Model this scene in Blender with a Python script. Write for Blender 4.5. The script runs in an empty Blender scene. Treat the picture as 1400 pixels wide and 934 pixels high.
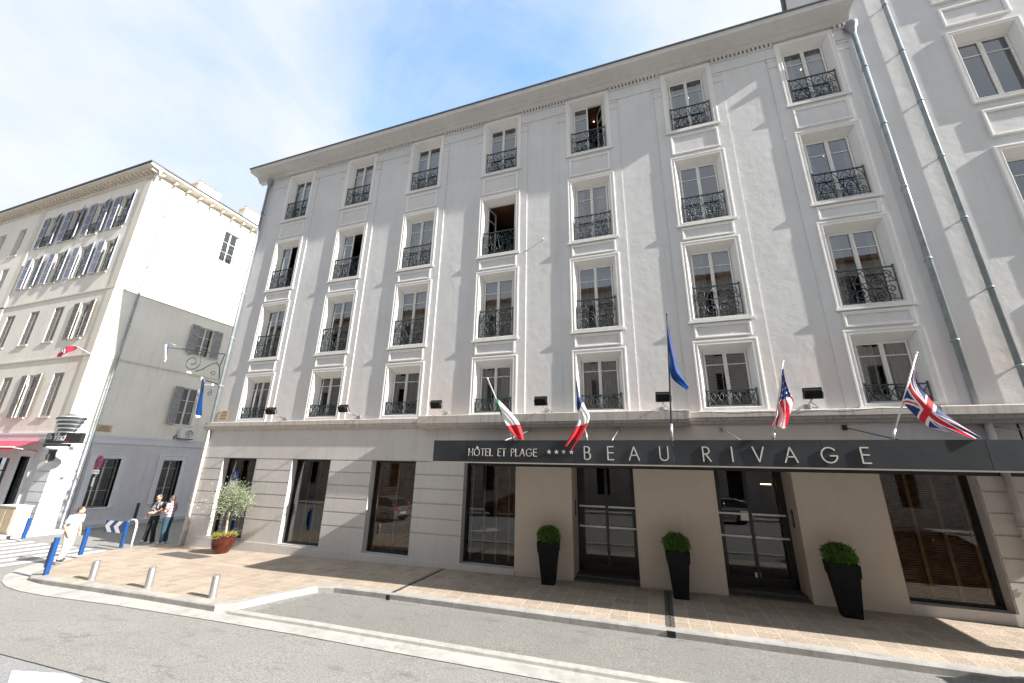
import bpy, bmesh, math, random
from mathutils import Vector, Matrix
import numpy as np
R = math.radians
PI = math.pi
rnd = random.Random(7)
scene = bpy.context.scene
COL = scene.collection

# ------------------------------------------------------------------ ground height
def zg(x):
    return float(np.interp(x, [-300, -40, -24, -18.5, -7, 3, 12, 300], [-.5, -.36, -.34, -.25, -.02, .10, .12, .3]))
XB = [-40, -24, -18.5, -7, 3, 12]

# ------------------------------------------------------------------ materials
def new_mat(name):
    m = bpy.data.materials.new(name); m.use_nodes = True
    nt = m.node_tree
    return m, nt, nt.nodes['Principled BSDF'], nt.nodes.new, nt.links.new
def ramp(nt, src, pts):
    r = nt.nodes.new('ShaderNodeValToRGB')
    e = r.color_ramp.elements
    while len(e) < len(pts): e.new(.5)
    for k, (p, c) in enumerate(pts):
        e[k].position = p
        e[k].color = (c, c, c, 1) if isinstance(c, (int, float)) else (*c, 1)
    nt.links.new(src, r.inputs[0]); return r.outputs[0]
def mixc(nt, fac, a, b, mode='MIX'):
    m = nt.nodes.new('ShaderNodeMix'); m.data_type = 'RGBA'; m.blend_type = mode
    for sock, v in ((m.inputs[0], fac), (m.inputs[6], a), (m.inputs[7], b)):
        if hasattr(v, 'links') or isinstance(v, bpy.types.NodeSocket): nt.links.new(v, sock)
        elif isinstance(v, (int, float)): sock.default_value = v if sock.type == 'VALUE' else (v, v, v, 1)
        else: sock.default_value = (*v, 1)
    return m.outputs[2]
def coords(nt, scale=(1, 1, 1), kind='world'):
    mp = nt.nodes.new('ShaderNodeMapping'); mp.inputs['Scale'].default_value = scale
    if kind == 'world':
        g = nt.nodes.new('ShaderNodeNewGeometry'); nt.links.new(g.outputs['Position'], mp.inputs[0])
    else:
        g = nt.nodes.new('ShaderNodeTexCoord'); nt.links.new(g.outputs['Object'], mp.inputs[0])
    return mp.outputs[0]
def noise(nt, vec, scale, detail=4, rough=.55):
    n = nt.nodes.new('ShaderNodeTexNoise'); n.inputs['Scale'].default_value = scale
    n.inputs['Detail'].default_value = detail; n.inputs['Roughness'].default_value = rough
    nt.links.new(vec, n.inputs['Vector']); return n.outputs['Fac']
def bump(nt, h, strength, dist, bsdf, prev=None):
    b = nt.nodes.new('ShaderNodeBump'); b.inputs['Strength'].default_value = strength; b.inputs['Distance'].default_value = dist
    nt.links.new(h, b.inputs['Height'])
    if prev is not None: nt.links.new(prev, b.inputs['Normal'])
    nt.links.new(b.outputs[0], bsdf.inputs['Normal']); return b.outputs[0]
def plain(name, col, rough=.6, metal=0, var=.12, vs=6, bmp=0, bs=60, kind='object', spec=.5):
    m, nt, b, N, L = new_mat(name)
    v = coords(nt, kind=kind); n = noise(nt, v, vs, 5)
    lo = tuple(c * (1 - var) for c in col); hi = tuple(min(1, c * (1 + var)) for c in col)
    L(ramp(nt, n, [(.3, lo), (.7, hi)]), b.inputs['Base Color'])
    b.inputs['Roughness'].default_value = rough; b.inputs['Metallic'].default_value = metal
    b.inputs['Specular IOR Level'].default_value = spec
    if bmp: bump(nt, noise(nt, v, bs, 6, .6), bmp, .01, b)
    return m
def stucco(name, col, streak=.25, dirt=(.55, .5, .45), pink=False, bmp=.35, coarse=.3, fr=2.2):
    m, nt, b, N, L = new_mat(name)
    v = coords(nt); vst = coords(nt, (fr, fr, .16))
    big = noise(nt, v, .5, 5, .6); fine = noise(nt, v, 9, 6, .65); st = noise(nt, vst, 2.0, 6, .7)
    c = mixc(nt, ramp(nt, big, [(.35, 0), (.7, 1)]), tuple(x * .93 for x in col), tuple(min(1, x * 1.05) for x in col))
    c = mixc(nt, ramp(nt, fine, [(.4, 0), (.75, .16)]), c, tuple(x * .82 for x in col))
    c = mixc(nt, ramp(nt, st, [(.5, 0), (.78, streak)]), c, tuple(x * y for x, y in zip(col, dirt)))
    if pink:      # pinkish noise patches, stronger towards the bottom of the upper wall
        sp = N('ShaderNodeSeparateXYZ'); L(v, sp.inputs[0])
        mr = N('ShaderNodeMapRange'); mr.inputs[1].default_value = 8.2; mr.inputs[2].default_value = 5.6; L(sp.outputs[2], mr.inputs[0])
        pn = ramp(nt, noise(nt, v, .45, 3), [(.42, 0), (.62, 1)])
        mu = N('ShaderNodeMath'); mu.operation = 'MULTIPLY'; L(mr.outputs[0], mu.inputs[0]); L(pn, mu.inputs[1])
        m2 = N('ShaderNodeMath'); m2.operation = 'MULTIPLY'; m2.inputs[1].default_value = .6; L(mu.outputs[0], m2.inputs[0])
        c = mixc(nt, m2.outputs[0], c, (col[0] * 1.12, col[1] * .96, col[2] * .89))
    L(c, b.inputs['Base Color']); b.inputs['Roughness'].default_value = .85; b.inputs['Specular IOR Level'].default_value = .25
    h = N('ShaderNodeMath'); h.operation = 'ADD'; L(noise(nt, v, 3.2, 3), h.inputs[0])
    h2 = N('ShaderNodeMath'); h2.operation = 'MULTIPLY'; h2.inputs[1].default_value = coarse; L(noise(nt, v, 38, 5, .6), h2.inputs[0]); L(h2.outputs[0], h.inputs[1])
    bump(nt, h.outputs[0], bmp, .02, b)
    return m
M = {}
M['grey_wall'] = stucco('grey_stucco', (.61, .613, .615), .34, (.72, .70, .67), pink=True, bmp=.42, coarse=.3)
M['grey_low'] = stucco('ground_floor_plaster', (.55, .53, .515), .35, bmp=.12)
M['trim'] = stucco('trim_white', (.72, .71, .69), .18, bmp=.06)
M['ledge'] = stucco('ledge_stone', (.50, .465, .43), .85, (.3, .28, .26), bmp=.1, fr=6.5)
M['cornice'] = stucco('cornice_paint', (.60, .595, .585), .3, bmp=.08)
M['stone'] = stucco('beige_stone', (.60, .53, .46), .3, (.75, .7, .65), bmp=.1)
M['cream'] = stucco('cream_render', (.80, .77, .70), .45, (.7, .66, .58), bmp=.12)
M['cream_trim'] = stucco('cream_trim', (.68, .64, .56), .3, bmp=.08)
M['lilac'] = stucco('lilac_grey_render', (.62, .61, .645), .3, bmp=.1)
M['lilac_trim'] = stucco('pale_grey_trim', (.66, .68, .72), .2, bmp=.05)
M['white_paint'] = plain('white_window_paint', (.70, .69, .66), .45, var=.06)
M['beige_reveal'] = plain('beige_reveal', (.62, .58, .52), .8, var=.06)
M['iron'] = plain('black_iron', (.042, .058, .066), .45, .2, var=.3)
M['black_frame'] = plain('black_frame', (.012, .013, .014), .35, var=.3)
M['canopy'] = plain('charcoal_panel', (.028, .032, .037), .42, .2, var=.25, vs=1.5)
M['canopy2'] = plain('charcoal_panel_two', (.038, .043, .05), .42, .2, var=.2, vs=1.5)
M['letter'] = plain('brushed_letter', (.60, .58, .55), .4, .3, var=.05)
M['zinc'] = plain('zinc_pipe', (.23, .265, .285), .4, .0, var=.2, vs=3)
M['pipe_white'] = plain('painted_pipe', (.5, .475, .45), .5, var=.15, vs=4)
M['copper_edge'] = plain('roof_edge', (.05, .06, .07), .5, var=.3)
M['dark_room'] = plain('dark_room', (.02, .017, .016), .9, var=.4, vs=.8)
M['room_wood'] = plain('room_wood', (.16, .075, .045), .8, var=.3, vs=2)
M['wood'] = plain('wood_post', (.55, .30, .12), .55, var=.25, vs=9)
M['slat'] = plain('brown_slat', (.42, .22, .11), .55, var=.35, vs=5)
M['curtain'] = plain('curtain', (.72, .71, .68), .9, var=.15, vs=4)
M['curtain_green'] = plain('pale_green_curtain', (.58, .68, .63), .9, var=.15, vs=4)
M['shutter_grey'] = plain('grey_shutter', (.30, .30, .30), .7, var=.25, vs=8)
M['shutter_blue'] = plain('blue_grey_shutter', (.40, .43, .52), .7, var=.25, vs=8)
M['shutter_brown'] = plain('weathered_shutter', (.36, .34, .32), .8, var=.3, vs=9)
M['blue'] = plain('blue_paint', (.004, .05, .205), .35, var=.15, vs=4)
M['sign_white'] = plain('sign_white', (.8, .8, .8), .4, var=.03)
M['red'] = plain('red_paint', (.5, .02, .03), .4, var=.1)
M['steel'] = plain('steel', (.42, .42, .43), .38, .75, var=.12, vs=9)
M['alu'] = plain('pale_metal', (.62, .6, .55), .4, .4, var=.1)
M['plastic'] = plain('dark_planter', (.009, .009, .011), .6, var=.3, vs=7, bmp=.03, bs=200, spec=.12)
M['glaze'] = plain('red_glazed_pot', (.055, .010, .006), .16, var=.5, vs=5)
M['soil'] = plain('soil', (.05, .035, .025), .95, var=.4, vs=30)
M['bark'] = plain('pale_bark', (.30, .26, .22), .85, var=.25, vs=20, bmp=.4, bs=60)
M['roof_tile'] = plain('roof_tile', (.30, .17, .11), .8, var=.3, vs=3)
M['terracotta'] = plain('terracotta', (.45, .16, .08), .8, var=.25)
M['awning_red'] = plain('red_awning_cloth', (.55, .05, .09), .8, var=.12, vs=3)
M['skin'] = plain('skin', (.50, .27, .19), .55, var=.1, vs=14)
M['rubber'] = plain('rubber', (.015, .015, .015), .8, var=.2)
M['car_silver'] = plain('silver_car_paint', (.45, .47, .49), .25, .7, var=.03)
M['car_dark'] = plain('dark_car_paint', (.03, .035, .045), .2, .4, var=.05)
M['tail'] = plain('red_lamp', (.5, .01, .01), .2, var=.1)
M['plaque'] = plain('street_plaque', (.55, .45, .30), .5, var=.2, vs=14)
M['plaque_ink'] = plain('plaque_ink', (.22, .13, .07), .6, var=.2)
M['box_green'] = plain('sign_green', (.01, .09, .03), .5, var=.1)
M['manhole'] = plain('cast_iron', (.10, .095, .09), .6, .2, var=.3, vs=12, bmp=.4, bs=50)
M['lamp'] = new_mat('lit_bulb')[0]; M['lamp'].node_tree.nodes['Principled BSDF'].inputs['Emission Color'].default_value = (1, .75, .45, 1); M['lamp'].node_tree.nodes['Principled BSDF'].inputs['Emission Strength'].default_value = 2.2
M['void'] = plain('gap_dark', (.01, .01, .01), .9, var=.3)

def glass_mat(name, tint, ior, rough=.01):
    m = bpy.data.materials.new(name); m.use_nodes = True; nt = m.node_tree; N = nt.nodes.new; L = nt.links.new
    nt.nodes.remove(nt.nodes['Principled BSDF']); out = nt.nodes['Material Output']
    tr = N('ShaderNodeBsdfTransparent'); tr.inputs[0].default_value = (*tint, 1)
    gl = N('ShaderNodeBsdfGlossy'); gl.inputs['Roughness'].default_value = rough; gl.inputs[0].default_value = (.95, .97, 1, 1)
    fr = N('ShaderNodeFresnel'); fr.inputs[0].default_value = ior
    v = coords(nt); bp = N('ShaderNodeBump'); bp.inputs['Strength'].default_value = .05; bp.inputs['Distance'].default_value = .01
    L(noise(nt, v, 1.6, 2), bp.inputs['Height']); L(bp.outputs[0], gl.inputs['Normal'])
    mx = N('ShaderNodeMixShader'); L(fr.outputs[0], mx.inputs[0]); L(tr.outputs[0], mx.inputs[1]); L(gl.outputs[0], mx.inputs[2]); L(mx.outputs[0], out.inputs[0])
    return m
M['glass'] = glass_mat('window_glass', (.8, .83, .83), 2.45)
M['shop_glass'] = glass_mat('shop_glass', (.7, .72, .7), 1.75)

def leaf_mat(name, a, b_, tr=.25):
    m, nt, b, N, L = new_mat(name)
    g = N('ShaderNodeNewGeometry'); r = ramp(nt, g.outputs['Random Per Island'], [(0, a), (.55, tuple((x + y) / 2 for x, y in zip(a, b_))), (1, b_)])
    L(r, b.inputs['Base Color']); b.inputs['Roughness'].default_value = .5
    tl = N('ShaderNodeBsdfTranslucent'); L(r, tl.inputs[0])
    mx = N('ShaderNodeMixShader'); mx.inputs[0].default_value = tr
    out = nt.nodes['Material Output']; L(b.outputs[0], mx.inputs[1]); L(tl.outputs[0], mx.inputs[2]); L(mx.outputs[0], out.inputs[0])
    return m
M['box_leaf'] = leaf_mat('box_leaf', (.015, .06, .010), (.17, .34, .06))
M['olive_leaf'] = leaf_mat('olive_leaf', (.13, .17, .09), (.42, .46, .33))
M['grass'] = leaf_mat('pot_grass', (.12, .17, .03), (.40, .32, .06))

def asphalt(name, base, seed=0.):
    m, nt, b, N, L = new_mat(name); v = coords(nt)
    n1 = noise(nt, v, 38, 5, .8); n2 = noise(nt, v, .55, 5, .6); n3 = noise(nt, v, 170, 2, .6)
    c = mixc(nt, ramp(nt, n1, [(.36, 0), (.64, 1)]), tuple(x * .5 for x in base), tuple(x * 1.5 for x in base))
    c = mixc(nt, ramp(nt, n3, [(.58, 0), (.68, .75)]), c, tuple(min(.6, x * 2.1) for x in base))
    c = mixc(nt, ramp(nt, n2, [(.35, 0), (.75, .3)]), c, tuple(x * .72 for x in base))
    vs = coords(nt, (.9, 2.6, 1)); c = mixc(nt, ramp(nt, noise(nt, vs, 1.7, 6, .7), [(.56, 0), (.72, .6)]), c, tuple(x * .48 for x in base))
    vo = N('ShaderNodeTexVoronoi'); vo.feature = 'DISTANCE_TO_EDGE'; vo.inputs['Scale'].default_value = .42
    wv = N('ShaderNodeVectorMath'); wv.operation = 'ADD'; nz = N('ShaderNodeTexNoise'); nz.inputs['Scale'].default_value = 1.7; nz.inputs['Detail'].default_value = 6; L(v, nz.inputs['Vector']); L(v, wv.inputs[0]); L(nz.outputs['Color'], wv.inputs[1]); L(wv.outputs[0], vo.inputs['Vector'])
    cr = N('ShaderNodeMath'); cr.operation = 'MULTIPLY'; L(ramp(nt, vo.outputs['Distance'], [(0, .35), (.006, 0)]), cr.inputs[0]); L(ramp(nt, noise(nt, v, .35, 3), [(.5, 0), (.6, 1)]), cr.inputs[1])
    c = mixc(nt, cr.outputs[0], c, tuple(x * .3 for x in base))
    L(c, b.inputs['Base Color']); b.inputs['Roughness'].default_value = .88; b.inputs['Specular IOR Level'].default_value = .3
    bump(nt, n1, .5, .012, b); return m
M['asphalt'] = asphalt('asphalt_road', (.23, .225, .215))
M['asphalt_patch'] = asphalt('asphalt_older_lane', (.24, .245, .25))
M['asphalt_bay'] = asphalt('asphalt_bay', (.19, .188, .176))

def paving():
    m, nt, b, N, L = new_mat('tan_pavers'); v = coords(nt)
    wn = N('ShaderNodeTexNoise'); wn.inputs['Scale'].default_value = .7; L(v, wn.inputs['Vector'])
    br = N('ShaderNodeTexBrick'); L(v, br.inputs['Vector'])
    br.inputs['Scale'].default_value = 1.0; br.inputs['Brick Width'].default_value = .40; br.inputs['Row Height'].default_value = .40
    br.inputs['Mortar Size'].default_value = .011; br.inputs['Mortar Smooth'].default_value = .3; br.offset = 0.0; br.inputs['Bias'].default_value = -.1
    br.inputs['Color1'].default_value = (.345, .295, .25, 1); br.inputs['Color2'].default_value = (.435, .375, .318, 1); br.inputs['Mortar'].default_value = (.52, .47, .41, 1)
    sp = noise(nt, v, 50, 4, .8)
    c = mixc(nt, ramp(nt, sp, [(.42, 0), (.60, 1)]), mixc(nt, 1.0, br.outputs['Color'], (.60, .56, .52), 'MULTIPLY'), mixc(nt, 1.0, br.outputs['Color'], (1.28, 1.24, 1.18), 'MULTIPLY'))
    c = mixc(nt, ramp(nt, noise(nt, v, .9, 5, .65), [(.45, 0), (.75, .45)]), c, (.22, .18, .15))
    c = mixc(nt, ramp(nt, noise(nt, v, 3.3, 6, .75), [(.62, 0), (.72, .45)]), c, (.16, .135, .12))
    L(c, b.inputs['Base Color']); b.inputs['Roughness'].default_value = .85; b.inputs['Specular IOR Level'].default_value = .3
    h = N('ShaderNodeMath'); h.operation = 'SUBTRACT'; L(sp, h.inputs[0]); L(br.outputs['Fac'], h.inputs[1])
    bump(nt, h.outputs[0], .35, .008, b); return m
M['paving'] = paving()
def concrete(name, col, yellow=False):
    m, nt, b, N, L = new_mat(name); v = coords(nt)
    n1 = noise(nt, v, 2.2, 6, .7); n2 = noise(nt, v, 60, 4, .7)
    c = mixc(nt, ramp(nt, n1, [(.35, 0), (.7, 1)]), tuple(x * .72 for x in col), tuple(x * 1.06 for x in col))
    c = mixc(nt, ramp(nt, noise(nt, v, 5.5, 7, .75), [(.52, 0), (.72, .6)]), c, tuple(x * .42 for x in col))
    c = mixc(nt, ramp(nt, n2, [(.45, 0), (.7, .35)]), c, tuple(x * .7 for x in col))
    # joints every metre along the street
    sp = N('ShaderNodeSeparateXYZ'); L(v, sp.inputs[0])
    fr = N('ShaderNodeMath'); fr.operation = 'FRACT'; L(sp.outputs[0], fr.inputs[0])
    jt = ramp(nt, fr.outputs[0], [(0, .7 if yellow else .25), (.012, 0)]); c = mixc(nt, jt, c, (.06, .055, .05))
    if yellow:
        yv = ramp(nt, noise(nt, coords(nt, (1, .25, 1)), 1.4, 5, .7), [(.58, 0), (.68, .55)])
        g = N('ShaderNodeNewGeometry'); s2 = N('ShaderNodeSeparateXYZ'); L(g.outputs['Normal'], s2.inputs[0])
        mu = N('ShaderNodeMath'); mu.operation = 'MULTIPLY'; L(yv, mu.inputs[0]); L(ramp(nt, s2.outputs[2], [(.7, 0), (.9, 1)]), mu.inputs[1])
        c = mixc(nt, mu.outputs[0], c, (.58, .46, .24))
    L(c, b.inputs['Base Color']); b.inputs['Roughness'].default_value = .85; bump(nt, n2, .25, .006, b); return m
M['kerb'] = concrete('kerb_stone', (.38, .365, .345), True)
M['apron'] = concrete('gutter_concrete', (.43, .42, .395))
M['side_walk'] = concrete('grey_paving', (.42, .41, .39))
def road_paint():
    m, nt, b, N, L = new_mat('worn_white_paint'); v = coords(nt)
    w = ramp(nt, noise(nt, v, 5, 7, .75), [(.42, 1), (.62, .35)])
    L(mixc(nt, w, (.2, .195, .185), (.68, .68, .67)), b.inputs['Base Color']); b.inputs['Roughness'].default_value = .7; return m
M['paint'] = road_paint()

# ------------------------------------------------------------------ mesh builder
class MB:
    def __init__(s): s.v = []; s.f = []; s.m = []; s.smooth = []
    def quad(s, pts, mi=0, sm=False):
        b = len(s.v); s.v += [tuple(p) for p in pts]; s.f.append(tuple(range(b, b + len(pts)))); s.m.append(mi); s.smooth.append(sm)
    def box(s, x0, x1, y0, y1, z0, z1, mi=0, mtx=None, skip=''):
        P = [Vector(p) for p in ((x0, y0, z0), (x1, y0, z0), (x1, y1, z0), (x0, y1, z0), (x0, y0, z1), (x1, y0, z1), (x1, y1, z1), (x0, y1, z1))]
        if mtx: P = [mtx @ p for p in P]
        b = len(s.v); s.v += [tuple(p) for p in P]
        for k, f in (('b', (0, 3, 2, 1)), ('t', (4, 5, 6, 7)), ('f', (0, 1, 5, 4)), ('r', (1, 2, 6, 5)), ('k', (2, 3, 7, 6)), ('l', (3, 0, 4, 7))):
            if k in skip: continue
            s.f.append(tuple(b + i for i in f)); s.m.append(mi); s.smooth.append(False)
        return s
    def tube(s, pts, r, n=8, mi=0, caps=True, radii=None, sm=True):
        pts = [Vector(p) for p in pts]; b = len(s.v); N = len(pts)
        t0 = (pts[1] - pts[0]).normalized(); up = Vector((0, 0, 1)) if abs(t0.z) < .9 else Vector((1, 0, 0))
        u = t0.cross(up).normalized()
        for i, p in enumerate(pts):
            t = (pts[min(i + 1, N - 1)] - pts[max(i - 1, 0)]).normalized()
            u = (u - t * u.dot(t)).normalized(); w = t.cross(u)
            rr = radii[i] if radii else r
            for k in range(n):
                a = 2 * PI * k / n; s.v.append(tuple(p + (u * math.cos(a) + w * math.sin(a)) * rr))
        for i in range(N - 1):
            for k in range(n):
                s.f.append((b + i * n + k, b + i * n + (k + 1) % n, b + (i + 1) * n + (k + 1) % n, b + (i + 1) * n + k)); s.m.append(mi); s.smooth.append(sm)
        if caps:
            s.f.append(tuple(b + k for k in range(n))[::-1]); s.m.append(mi); s.smooth.append(False)
            s.f.append(tuple(b + (N - 1) * n + k for k in range(n))); s.m.append(mi); s.smooth.append(False)
        return s
    def lathe(s, prof, n=32, mi=0, c=(0, 0, 0), sm=True):
        b = len(s.v)
        for r, z in prof:
            for k in range(n):
                a = 2 * PI * k / n; s.v.append((c[0] + r * math.cos(a), c[1] + r * math.sin(a), c[2] + z))
        for i in range(len(prof) - 1):
            for k in range(n):
                s.f.append((b + i * n + k, b + i * n + (k + 1) % n, b + (i + 1) * n + (k + 1) % n, b + (i + 1) * n + k)); s.m.append(mi); s.smooth.append(sm)
        return s
    def ball(s, c, r, n=12, k=8, mi=0, mtx=None):
        if isinstance(r, (int, float)): r = (r, r, r)
        b = len(s.v)
        for i in range(k + 1):
            ph = PI * i / k
            for j in range(n):
                th = 2 * PI * j / n
                p = Vector((r[0] * math.sin(ph) * math.cos(th), r[1] * math.sin(ph) * math.sin(th), r[2] * math.cos(ph)))
                if mtx: p = mtx @ p
                s.v.append(tuple(p + Vector(c)))
        for i in range(k):
            for j in range(n):
                s.f.append((b + i * n + j, b + (i + 1) * n + j, b + (i + 1) * n + (j + 1) % n, b + i * n + (j + 1) % n)); s.m.append(mi); s.smooth.append(True)
        return s
    def cap(s, a, b_, ra, rb, n=10):
        "tapered limb with round ends"
        s.tube([a, b_], ra, n, radii=[ra, rb]); s.ball(a, ra, n, 6); s.ball(b_, rb, n, 6); return s
    def profile(s, pts, x0, x1, mi=0):
        "closed (y,z) outline swept along x with end caps"
        n = len(pts); b = len(s.v)
        for x in (x0, x1): s.v += [(x, y, z) for y, z in pts]
        for i in range(n):
            j = (i + 1) % n; s.f.append((b + i, b + n + i, b + n + j, b + j)); s.m.append(mi); s.smooth.append(False)
        s.f.append(tuple(range(b, b + n))); s.f.append(tuple(range(b + 2 * n - 1, b + n - 1, -1))); s.m += [mi, mi]; s.smooth += [False, False]
        return s
    def ring(s, loops, mi=0):
        "loops: rectangles (x0,x1,z0,z1,y) joined one to the next"
        b = len(s.v)
        for x0, x1, z0, z1, y in loops: s.v += [(x0, y, z0), (x1, y, z0), (x1, y, z1), (x0, y, z1)]
        for i in range(len(loops) - 1):
            for k in range(4):
                j = (k + 1) % 4; s.f.append((b + i * 4 + k, b + i * 4 + j, b + i * 4 + 4 + j, b + i * 4 + 4 + k)); s.m.append(mi); s.smooth.append(False)
        return s
    def mesh(s, name, mats):
        me = bpy.data.meshes.new(name); me.from_pydata(s.v, [], s.f); me.validate(); 
        for m in mats: me.materials.append(m)
        if len(me.polygons) == len(s.m):
            me.polygons.foreach_set('material_index', s.m); me.polygons.foreach_set('use_smooth', s.smooth)
        if not any(m in (M.get('glass'), M.get('shop_glass')) for m in mats):      # panes keep facing the street
            bm = bmesh.new(); bm.from_mesh(me); bmesh.ops.recalc_face_normals(bm, faces=bm.faces); bm.to_mesh(me); bm.free()
        return me
    def build(s, name, mats, parent=None, loc=(0, 0, 0), rotz=0, bevel=0):
        if not isinstance(mats, (list, tuple)): mats = [mats]
        mats = [M[m] if isinstance(m, str) else m for m in mats]
        o = bpy.data.objects.new(name, s.mesh(name, mats)); COL.objects.link(o)
        o.location = loc; o.rotation_euler = (0, 0, rotz)
        if parent: o.parent = parent
        if bevel:
            md = o.modifiers.new('bevel', 'BEVEL'); md.width = bevel; md.segments = 2; md.limit_method = 'ANGLE'
        return o
def tag(o, label=None, cat=None, group=None, kind=None):
    for k, v in (('label', label), ('category', cat), ('group', group), ('kind', kind)):
        if v: o[k] = v
    return o
def thing(name, label, cat, loc=(0, 0, 0), rotz=0, group=None):
    o = bpy.data.objects.new(name, None); COL.objects.link(o); o.location = loc; o.rotation_euler = (0, 0, rotz)
    o.empty_display_size = .2
    return tag(o, label, cat, group)
def inst(name, me, parent, loc=(0, 0, 0), rotz=0):
    o = bpy.data.objects.new(name, me); COL.objects.link(o); o.parent = parent; o.location = loc; o.rotation_euler = (0, 0, rotz); return o
def copy_tree(o, parent=None, kids=None):
    c = o.copy(); COL.objects.link(c); c.parent = parent
    for ch in [k for k in bpy.data.objects if k.parent == o]: copy_tree(ch, c)
    return c

# ------------------------------------------------------------------ ground
def sheet(name, outline, off, mat, thick=0, label=None, zf=None, parent=None):
    bm = bmesh.new(); vs = [bm.verts.new((x, y, 0)) for x, y in outline]; bm.faces.new(vs)
    for xb in XB:
        g = bm.verts[:] + bm.edges[:] + bm.faces[:]
        bmesh.ops.bisect_plane(bm, geom=g, plane_co=(xb, 0, 0), plane_no=(1, 0, 0))
    bmesh.ops.triangulate(bm, faces=bm.faces[:])
    if thick:
        r = bmesh.ops.extrude_face_region(bm, geom=bm.faces[:])
        for e in r['geom']:
            if isinstance(e, bmesh.types.BMVert): e.co.z = -thick
    for v in bm.verts: v.co.z += zg(v.co.x) + off + (zf(v.co.x, v.co.y) if zf else 0)
    bmesh.ops.recalc_face_normals(bm, faces=bm.faces)
    if not thick:
        for f in bm.faces:
            if f.normal.z < 0: f.normal_flip()
    me = bpy.data.meshes.new(name); bm.to_mesh(me); bm.free(); me.materials.append(M[mat])
    o = bpy.data.objects.new(name, me); COL.objects.link(o)
    if parent: o.parent = parent
    else: tag(o, label, None, None, 'structure')
    return o
def rect(x0, x1, y0, y1): return [(x0, y0), (x1, y0), (x1, y1), (x0, y1)]
sheet('road', rect(-300, 300, -300, 300), -.13, 'asphalt', label='pale grey asphalt road running along the hotel')
sheet('road_lane', rect(-60, -6.6, -14, -7.75), -.126, 'asphalt_patch', label='older bluish asphalt lane beside the seam')
sheet('parking_bay', [(-9.0, -4.9), (40, -4.9), (40, -2.95), (-8.55, -2.95)], -.122, 'asphalt_bay', label='asphalt parking bay between kerb and gutter')
# pavement in front of the hotel: paved inside a kerb of its own
kerb_out = [(-20.05, -1.9), (-19.9, -2.6), (-19.5, -3.2), (-18.9, -3.85), (-18.2, -4.5), (-17.5, -4.85), (-16.6, -4.95), (-13.8, -4.93), (-12.3, -4.93), (-9.75, -4.98), (-9.42, -4.7), (-9.1, -3.8), (-8.72, -2.98), (-8.3, -2.86), (-6.7, -2.86), (-3.3, -2.9), (0, -2.95), (4, -3.0), (12, -3.0), (40, -3.0)]
kerb_in = [(-20.05, -1.75), (-19.72, -2.5), (-19.35, -3.0), (-18.6, -3.75), (-17.95, -4.3), (-17.35, -4.6), (-16.5, -4.66), (-13.8, -4.66), (-12.3, -4.66), (-9.95, -4.7), (-9.65, -4.5), (-9.33, -3.75), (-8.98, -2.8), (-8.4, -2.62), (-6.7, -2.62), (-3.3, -2.66), (0, -2.71), (4, -2.76), (12, -2.76), (40, -2.76)]
sheet('pavement', kerb_in + [(40, .35), (-18.75, .35), (-18.75, 14), (-19.75, 14), (-19.9, .6), (-20.0, -.4)], 0, 'paving', .2, label='tan paved pavement in front of the hotel')
kb = bmesh.new()
def lowz(x): return float(np.interp(x, [-20.5, -17.8, -16.8], [-.085, -.06, .004]))
n = len(kerb_out)
pts = []
def dens(a):
    o = []
    for i in range(len(a) - 1):
        k = max(1, int(abs(a[i + 1][0] - a[i][0]) / 1.5))
        for j in range(k): t = j / k; o.append((a[i][0] * (1 - t) + a[i + 1][0] * t, a[i][1] * (1 - t) + a[i + 1][1] * t))
    return o + [a[-1]]
ks = [1] * n
def dens2(a, b):
    o1, o2 = [], []
    for i in range(len(a) - 1):
        k = max(1, int(abs(a[i + 1][0] - a[i][0]) / 1.5))
        for j in range(k):
            t = j / k; o1.append((a[i][0] * (1 - t) + a[i + 1][0] * t, a[i][1] * (1 - t) + a[i + 1][1] * t)); o2.append((b[i][0] * (1 - t) + b[i + 1][0] * t, b[i][1] * (1 - t) + b[i + 1][1] * t))
    return o1 + [a[-1]], o2 + [b[-1]]
ko, ki = dens2(kerb_out, kerb_in)
mb = MB()
for i in range(len(ko) - 1):
    (ax, ay), (bx, by) = ko[i], ko[i + 1]; (cx, cy), (dx, dy) = ki[i], ki[i + 1]
    za, zb, zc, zd = (zg(q) + lowz(q) for q in (ax, bx, cx, dx)); zc = zg(cx) + .004; zd = zg(dx) + .004
    e = .025; 
    def inn(px, py, qx, qy): 
        d = math.hypot(qx - px, qy - py); return px + (qx - px) * e / d, py + (qy - py) * e / d
    a2, b2 = inn(ax, ay, cx, cy), inn(bx, by, dx, dy)
    mb.quad([(a2[0], a2[1], za), (b2[0], b2[1], zb), (dx, dy, zd), (cx, cy, zc)])
    mb.quad([(ax, ay, za - .022), (bx, by, zb - .022), (b2[0], b2[1], zb), (a2[0], a2[1], za)])
    mb.quad([(ax, ay, za - .4), (bx, by, zb - .4), (bx, by, zb - .022), (ax, ay, za - .022)])
o = mb.build('kerb', 'kerb'); tag(o, 'pale stone kerb with worn yellow paint edging the pavement', kind='structure')
sheet('gutter', [(-20.9, -1.6), (-20.75, -2.6), (-20.4, -3.4), (-19.8, -4.15), (-19.0, -4.75), (-18.1, -5.15), (-17.2, -5.4), (-16.2, -5.52), (-15, -5.54), (-12.5, -5.42), (-9, -5.38), (0, -5.42), (40, -5.42), (40, -5.02), (0, -4.98), (-9.0, -4.95), (-9.7, -4.9), (-17.5, -4.7), (-20, -2.0)], -.118, 'apron', label='pale concrete gutter strip along the road edge')
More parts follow.
